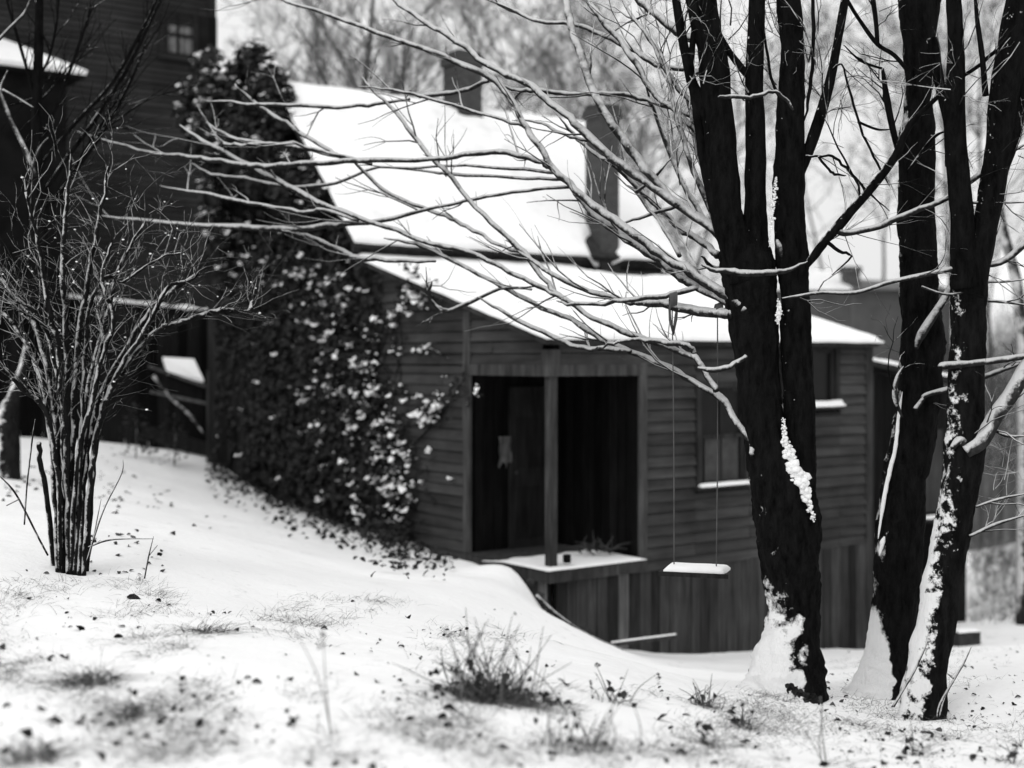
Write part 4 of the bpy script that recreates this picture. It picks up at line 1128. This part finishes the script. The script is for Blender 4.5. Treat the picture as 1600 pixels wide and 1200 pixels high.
for k in range(26):
    x = iv.uniform(350,640); y0 = 740+(x-350)*.32; pts = [ivy_at(x, y0, -.04)]
    for j in range(6): pts.append(ivy_at(x+iv.uniform(-14,14)+j*iv.uniform(-6,4), y0-60*(j+1), -.05))
    a, r = cat(pts, [.012]*len(pts), 4); stm.tube(a, [.013-.009*i/len(a) for i in range(len(a))], 4)
local(ib, lf, "foliage", M['ivy'], ivw); tag(local(ib, sc, "snow_tufts", M['snow'], ivw, True), kind="stuff"); local(ib, stm, "stem", M['limb'], ivw)

# ground ivy and weeds along the foot of the wall
gi = MB()
k = 0
while k < 1500:
    f_ = iv.random(); px = 320 + f_*390; base = 722 + (px-320)*0.42 if px < 620 else 848+(px-620)*.2
    py = base + abs(iv.gauss(0, 22)) - 6
    if px > 640 and iv.random() < .6: continue
    q = on_ground(px, py, 10, 24); gi.leaf(q+Vector((0,0,iv.uniform(0,.10))), (iv.gauss(0,.6), iv.gauss(-.3,.5), 1), iv.uniform(.04,.11), iv, tone=iv.uniform(.5,1.8)); k += 1
tag(gi.build("ground_ivy", M['ivy']), "dark ivy leaves spreading through snow along the foot of the wall", None, None, "stuff")

# ------------------------------------------------------------------ things on the porch and along the bank
q0 = H(0.22, -0.02, -2.285); mb = MB()
mb.tube([q0, q0+Vector((0,0,.01)), q0+Vector((0,0,.085)), q0+Vector((0,0,.09))], [.043,.046,.046,.040], 12)
tag(local(q0, mb, "tin_can", M['dark'], None, True), "small dark tin beside the porch post", "can").location = q0
q0 = H(1.0, 0.35, -2.3); mb = MB()
for k in range(26):
    a_ = q0+Vector((iv.uniform(-.2,.2), iv.uniform(-.12,.12), iv.uniform(0,.07))); d3 = Vector((iv.gauss(0,1), iv.gauss(0,.5), iv.uniform(0,.6))).normalized()
    mb.tube([a_, a_+d3*.12+Vector((0,0,.03)), a_+d3*.24], [.009,.008,.004], 5)
tag(local(q0, mb, "brushwood", M['trim'], None), "loose heap of sticks on the porch floor inside the doorway", "sticks").location = q0
q0 = H(0.45, 1.46, -1.2); mb = MB(); vs = []; 
for j in range(9):
    for i in range(7):
        vs.append(H(0.36+.20*i/6+.01*math.sin(j*1.3), 1.475-.02*math.sin(i*1.7+j*.4), -0.95-.35*j/8*(1+.15*math.sin(i*2.0))))
mb.add(vs, [(j*7+i, j*7+i+1, (j+1)*7+i+1, (j+1)*7+i) for j in range(8) for i in range(6)], 1.0)
tag(local(q0, mb, "rag", M['ragc'], None, True), "pale rag hanging on the dark back wall of the porch", "cloth").location = q0
q0 = P(1005,1000,14.6); mb = MB(); mb.beam(P(955,1007,14.8), P(1056,994,14.9), .07, .035, 1.0)
o_ = tag(local(q0, mb, "plank", M['trim'], None), "loose snow dusted plank leaning at the foot of the skirting", "plank"); o_.location = q0
mb = MB(); a, r = cat([P(955,1004.5,14.8), P(1000,999,14.85), P(1056,991.5,14.9)], [.02,.022,.016], 6); mb.tube(a, r, 6, .2, 8)
sp = local(q0, mb, "snow", M['snow'], o_, True)
q0 = P(900,965,13.9); mb = MB(); a, r = cat([P(838,930,13.9), P(868,958,13.95), P(905,985,14.1), P(940,1003,14.4), P(972,1016,14.6)], [.018]*5, 5); mb.tube(a, r, 6, .1, 6)
tag(local(q0, mb, "pole", M['branch'], None, True), "thin snowy pole lying down the edge of the bank under the porch", "pole").location = q0
sm_ = MB()  # dark lumps added for the dark undercut along the bank edge
for (px, py, Y, rr_) in [(842,932,13.95,.05),(848,945,13.95,.07),(860,958,14.0,.05),(874,968,14.0,.04),(908,986,14.15,.06),(916,992,14.2,.07),(930,1000,14.3,.04),(828,912,13.95,.05)]:
    for q in range(4): sm_.blob(P(px+iv.uniform(-5,5), py+iv.uniform(-4,4), Y+.1), rr_, .7, iv)
tag(sm_.build("undercut_clods", M['stone'], None, True), "bare dark clods marking the dark undercut of the bank edge", None, None, "stuff")
sb_ = on_ground(1508, 1008, 9, 20)
q0 = sb_; mb = MB(); x = .155
mb.box((-x,-.12,-.05),(x,.12,.20)); 
blk = tag(mb.build("stone_block", M['stone']), "squat dark stone block in the snow behind the leaning trunk", "block"); blk.location = q0; blk.rotation_euler = (0,0,.2)
snow_sheet((-x,-.12,.201),(2*x,0,0),(0,.24,0),10,8,.03,iv,edge=.03,over=.005).build("snow", M['snow'], blk, True)

# ------------------------------------------------------------------ beyond: far house, fence, thicket, trees
fh0 = P(1330, 560, 46.0)
fh = tag(empty("far_house", (fh0.x, fh0.y, -3.0)), "grey house with a broad chimney far off between the trunks", "house")
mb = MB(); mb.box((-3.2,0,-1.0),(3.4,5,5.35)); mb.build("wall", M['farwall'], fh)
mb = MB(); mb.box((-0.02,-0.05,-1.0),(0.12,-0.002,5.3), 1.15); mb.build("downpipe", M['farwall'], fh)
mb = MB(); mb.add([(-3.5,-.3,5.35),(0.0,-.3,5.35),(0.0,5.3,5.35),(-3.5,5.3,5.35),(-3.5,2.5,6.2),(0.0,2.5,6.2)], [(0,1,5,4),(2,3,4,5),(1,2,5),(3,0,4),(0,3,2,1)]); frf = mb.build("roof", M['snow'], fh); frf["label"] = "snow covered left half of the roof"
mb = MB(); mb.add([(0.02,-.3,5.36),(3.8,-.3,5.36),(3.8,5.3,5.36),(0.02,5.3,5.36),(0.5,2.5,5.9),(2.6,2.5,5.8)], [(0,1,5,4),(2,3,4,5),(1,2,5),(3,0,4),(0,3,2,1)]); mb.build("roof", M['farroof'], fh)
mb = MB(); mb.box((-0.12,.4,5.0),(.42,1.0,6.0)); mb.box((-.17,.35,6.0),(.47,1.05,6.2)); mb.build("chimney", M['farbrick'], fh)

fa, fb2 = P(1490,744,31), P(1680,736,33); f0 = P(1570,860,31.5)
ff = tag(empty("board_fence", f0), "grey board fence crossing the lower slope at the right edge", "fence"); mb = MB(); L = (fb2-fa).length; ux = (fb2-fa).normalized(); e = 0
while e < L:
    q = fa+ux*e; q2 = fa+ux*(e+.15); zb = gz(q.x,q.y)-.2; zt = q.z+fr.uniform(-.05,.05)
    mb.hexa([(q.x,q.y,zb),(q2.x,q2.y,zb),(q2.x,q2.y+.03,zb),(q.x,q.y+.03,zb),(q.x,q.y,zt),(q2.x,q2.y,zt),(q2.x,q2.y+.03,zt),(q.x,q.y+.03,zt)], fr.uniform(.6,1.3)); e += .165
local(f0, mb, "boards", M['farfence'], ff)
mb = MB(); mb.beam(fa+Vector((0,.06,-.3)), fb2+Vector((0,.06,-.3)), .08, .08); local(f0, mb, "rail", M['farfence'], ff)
q0 = P(1598,850,29); mb = MB(); mb.beam(P(1599,856,29)-Vector((0,0,.6)), P(1599,822,29), .12, .12, 1.0)
tag(local(q0, mb, "white_post", M['snow'], None), "short white post at the right edge before the fence", "post").location = q0

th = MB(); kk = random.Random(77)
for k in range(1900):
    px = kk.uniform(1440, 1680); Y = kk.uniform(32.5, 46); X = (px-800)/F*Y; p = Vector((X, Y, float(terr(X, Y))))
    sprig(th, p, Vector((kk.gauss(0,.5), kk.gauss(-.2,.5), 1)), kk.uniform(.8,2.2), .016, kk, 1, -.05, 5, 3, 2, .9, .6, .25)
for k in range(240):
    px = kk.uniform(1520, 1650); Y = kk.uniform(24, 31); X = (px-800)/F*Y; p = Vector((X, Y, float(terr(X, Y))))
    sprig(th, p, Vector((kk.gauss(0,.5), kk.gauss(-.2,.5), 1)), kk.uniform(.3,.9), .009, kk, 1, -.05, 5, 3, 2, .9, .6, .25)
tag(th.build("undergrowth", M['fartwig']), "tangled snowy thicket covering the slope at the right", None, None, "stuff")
q0 = P(1597, 640, 20.0); q0.z = gz(q0.x, q0.y)
pt = tag(empty("pale_tree", q0), "pale slanting tree trunk at the right edge against the thicket", "tree"); mb = MB()
a, r = cat([q0, P(1600,560,20), P(1595,500,20), P(1589,444,20), P(1577,395,20), P(1568,360,20), P(1560,300,20), P(1562,200,20)], [.10,.09,.085,.08,.075,.07,.05,.03], 5); mb.tube(a, r, 9, .1, 6); local(q0, mb, "trunk", M['birch'], pt, True)

def grow(mb, p, d, L, r, lev, rng, fine):
    n = 5 if lev > 1 else 4; pts = [p.copy()]; rad = [r]; q = p.copy(); d = d.normalized()
    for i in range(n):
        d = (d + Vector((rng.gauss(0,.13), rng.gauss(0,.13), rng.gauss(0.02,.10)))).normalized(); q = q+d*(L/n); pts.append(q.copy()); rad.append(r*(1-.6*(i+1)/n))
    mb.tube(pts, rad, 6 if lev > 3 else 4 if lev > 1 else 3, cap=False)
    if lev == 0: return
    k_ = {5:7,4:6,3:5,2:5,1:4}[lev]
    for j in range(k_):
        i = rng.randint(1, n) if lev < 5 else rng.randint(2, n)
        dd = (pts[i]-pts[i-1]).normalized(); o = Vector((rng.gauss(0,1), rng.gauss(0,1), rng.gauss(.2,.8))); o = (o-dd*o.dot(dd)).normalized()
        grow(mb, pts[i], dd+o*rng.uniform(.4,.9), L*rng.uniform(.45,.68), max(rad[i]*rng.uniform(.45,.65), fine), lev-1, rng, fine)
BT = [(432,34,8,"pale twiggy bare tree rising just behind the ivy covered gable peak"),(478,38,10,"bare tree behind the main roof, close right of the ivy"),(533,31,11,"bare tree with the darkest straight trunk standing behind the middle of the roof"),
      (610,40,11,"bare tree behind the ridge halfway between the ivy and the ridge chimney"),(668,36,10,"bare tree immediately left of the ridge chimney"),(800,38,11,"bare tree behind the ridge immediately right of the ridge chimney"),
      (880,42,11,"bare tree behind the roof just left of the tall front chimney"),(965,36,10,"bare tree straight behind the tall front chimney"),(1045,40,11,"bare tree seen through the branches beside the big forked trunk"),
      (1300,60,10,"faint distant bare tree left of the far house chimney"),(1375,56,8,"faint distant bare tree right of the far house chimney"),(1475,44,11,"bare tree showing in the gap between the two right trunks"),(1560,40,10,"bare tree on the thicket slope at the upper right")]
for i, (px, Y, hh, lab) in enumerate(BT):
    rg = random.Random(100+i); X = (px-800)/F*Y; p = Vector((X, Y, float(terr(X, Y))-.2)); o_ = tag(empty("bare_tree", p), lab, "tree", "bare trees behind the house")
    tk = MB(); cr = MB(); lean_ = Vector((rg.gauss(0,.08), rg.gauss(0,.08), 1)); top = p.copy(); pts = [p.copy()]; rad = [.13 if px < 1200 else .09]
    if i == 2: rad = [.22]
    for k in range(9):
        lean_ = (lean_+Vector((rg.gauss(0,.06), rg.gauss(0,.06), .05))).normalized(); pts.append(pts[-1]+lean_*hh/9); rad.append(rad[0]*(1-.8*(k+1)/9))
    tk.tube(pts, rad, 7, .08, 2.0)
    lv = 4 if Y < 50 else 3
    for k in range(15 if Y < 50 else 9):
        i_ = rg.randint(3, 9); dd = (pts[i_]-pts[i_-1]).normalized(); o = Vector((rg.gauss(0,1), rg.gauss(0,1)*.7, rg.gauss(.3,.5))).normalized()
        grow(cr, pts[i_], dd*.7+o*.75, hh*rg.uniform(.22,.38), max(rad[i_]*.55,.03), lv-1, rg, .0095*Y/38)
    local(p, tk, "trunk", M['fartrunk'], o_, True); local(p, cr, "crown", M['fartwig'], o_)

# ------------------------------------------------------------------ grass, weeds and fallen leaves in the snow
gr = random.Random(41)
def clear(px, py):      # the smooth drift in the middle stays clean
    return 260 < px < 900 and py < 935 + 25*mnoise.noise(Vector((px*.01,0,0)))
gm = MB()
for k in range(1800):
    px = gr.uniform(-40,1640); py = gr.triangular(905,1215,1150)
    if px < 700: py = gr.uniform(905, 1210)
    if clear(px, py): continue
    if mnoise.noise(Vector((px*.006, py*.012, 8))) < .0: continue
    if 900 < px < 1300 and py < 1080: continue
    c = on_ground(px, py, 3.6, 14); nbl = gr.randint(6, 44) if px < 1250 else gr.randint(5,16); sp_ = gr.uniform(.02,.13)
    dirx = gr.uniform(-.8,.8)
    for q in range(nbl):
        x = c.x+gr.gauss(0,sp_); y = c.y+gr.gauss(0,sp_)
        gm.blade((x, y, gz(x,y)-.01), (dirx+gr.gauss(0,.6), gr.gauss(0,.6), gr.uniform(.35,1.0)), gr.uniform(.025,.11), gr.uniform(.0015,.003), gr, gr.uniform(.4,1.5), gr.uniform(.2,1.1))
for k in range(110):
    px = gr.uniform(1290,1640); py = gr.uniform(985,1200); c = on_ground(px, py, 3.6, 24)
    for q in range(gr.randint(4,14)):
        x = c.x+gr.gauss(0,.06); y = c.y+gr.gauss(0,.06)
        gm.blade((x,y,gz(x,y)-.01), (gr.gauss(0,.7), gr.gauss(0,.7), gr.uniform(.3,1)), gr.uniform(.03,.1), .003, gr, gr.uniform(.4,1.2), .6)
for k in range(200):
    px = gr.uniform(1520,1640); py = gr.uniform(880,975); c = on_ground(px, py, 12, 30)
    for q in range(12):
        x = c.x+gr.gauss(0,.2); y = c.y+gr.gauss(0,.2); gm.blade((x,y,float(terr(x,y))), (gr.gauss(0,.5), gr.gauss(0,.5), 1), gr.uniform(.08,.28), .008, gr, gr.uniform(.3,1), .6)
tag(gm.build("grass", M['grass']), "short dry grass poking through the snow", None, None, "stuff")
lm = MB()
def drop_leaf(px, py, sz, tone=None):
    c = on_ground(px, py, 3.6, 24); c.z += .006
    lm.leaf(c, (gr.gauss(0,.35), gr.gauss(-.25,.35), 1), sz, gr, gr.uniform(.45,.8), gr.uniform(.1,.6), tone or gr.uniform(.2,1.5))
for k in range(900):
    px = gr.uniform(-30,1630); py = gr.uniform(925,1205)
    if mnoise.noise(Vector((px*.011, py*.018, 5))) < -.05 and gr.random() < .85: continue
    if clear(px, py) and gr.random() < .9: continue
    if px > 880 and px < 1180 and py < 1075: continue
    drop_leaf(px, py, (.010+.045*gr.random()**3)*(1.0 if gr.random() < .9 else 1.9), gr.choice((.12,.2,.4,.9)))
for k in range(520):
    px = gr.uniform(-20,640); py = gr.uniform(700,845)
    if py > 800 and gr.random() < .7: continue
    if mnoise.noise(Vector((px*.012, py*.02, 2))) < -.05: continue
    drop_leaf(px, py, gr.uniform(.03,.085))
for k in range(230):
    drop_leaf(gr.uniform(1290,1630), gr.uniform(1010,1200), .012+.04*gr.random()**2)
for k in range(40):
    drop_leaf(gr.uniform(0,260), gr.uniform(830,900), gr.uniform(.02,.06))
tag(lm.build("fallen_leaves", M['leaf']), "dark dead leaves scattered over the snow", None, None, "stuff")

def weed(px, py, n, h, spread, lab, seed, heads=False, leaves=0, name="weed_clump", cat_="weed"):
    rg = random.Random(seed); c = on_ground(px, py, 3.6, 14); o_ = tag(empty(name, c), lab, cat_); mb = MB(); lf = MB()
    for k in range(n):
        x = c.x+rg.gauss(0,spread*.45); y = c.y+rg.gauss(0,spread*.35); p = Vector((x,y,gz(x,y)-.02))
        wv_ = .62 if n > 80 else .33; d3 = Vector((rg.gauss(-.12 if n > 80 else 0, wv_), rg.gauss(0,.3), 1)).normalized(); L = h*(rg.uniform(.4,1.0) if n < 80 else .25+.75*rg.random()**2)
        a, r = cat([p, p+d3*L*.5+Vector((rg.gauss(0,.01),0,0)), p+d3*L+Vector((rg.gauss(0,.03),rg.gauss(0,.02),-.02))], [.0030,.0024,.0012], 4); mb.tube(a, r, 4, tone=rg.uniform(.4,1.5))
        if heads and rg.random() < .5:
            for q in range(10): mb.leaf(a[-1]+Vector((rg.gauss(0,.006), rg.gauss(0,.006), rg.uniform(-.06,.03))), (rg.gauss(0,1), rg.gauss(0,1), .5), .018, rg)
        for q in range(9):
            mb.blade(p+Vector((rg.gauss(0,.03), rg.gauss(0,.03), 0)), (rg.gauss(0,.8), rg.gauss(0,.8), rg.uniform(.3,1)), rg.uniform(.05,.2), .0032, rg, rg.uniform(.5,1.5), .9)
    for k in range(leaves):
        x = c.x+rg.gauss(0,spread*.7); y = c.y+rg.gauss(0,spread*.5); lf.leaf((x,y,gz(x,y)+abs(rg.gauss(0,.06 if n < 80 else .085))), (rg.gauss(0,.6), rg.gauss(-.4,.5), .8), rg.uniform(.02,.055), rg, .7, .4, rg.uniform(.15,.9))
    local(c, mb, "stems", M['weed'], o_)
    if leaves: local(c, lf, "leaves", M['leaf'], o_)
weed(770, 1095, 150, .46, .24, "large dark tangle of dead weeds in the foreground centre", 1, False, 110)
weed(905, 1165, 24, .26, .22, "pale straggling dry weeds right of the big weed tangle", 2, False, 8)
weed(1098, 1106, 16, .22, .06, "upright dark weed tuft on the drift below the swing", 3, False, 6)
weed(962, 1098, 7, .24, .08, "few stiff dead stalks between the weed tangle and the swing", 4, True, 8)
weed(1165, 1138, 12, .16, .08, "slanting low weed tuft left of the big forked trunk foot", 5, False, 8)
weed(1100, 1160, 7, .15, .03, "small curled dark weed in the snow below the upright tuft", 6, False, 10)
weed(518, 1150, 2, .62, .01, "tall single feathery weed stalk standing in the left foreground", 7, True, 0)
weed(325, 990, 18, .10, .09, "low grey grass tuft on the clean snow edge left of centre", 8, False, 0, "grass_tuft", "grass tuft")
weed(135, 1075, 40, .11, .14, "wide matted grass tuft in the left foreground", 9, False, 3, "grass_tuft", "grass tuft")
weed(50, 1185, 26, .14, .12, "dark grass and leaf clump in the bottom left corner", 10, False, 10, "grass_tuft", "grass tuft")
weed(1292, 1190, 3, .62, .03, "tall pale dry stalks rising right of the big forked trunk foot", 12, True, 0)
weed(1428, 1180, 5, .22, .03, "slim dark stalks in the snow before the leaning trunk", 13, False, 4)
weed(1578, 1190, 4, .32, .03, "tall thin stalk at the right edge of the foreground", 14, False, 4)
weed(210, 1120, 20, .09, .06, "small grass clump with two black leaves lower left", 15, False, 5, "grass_tuft", "grass tuft")
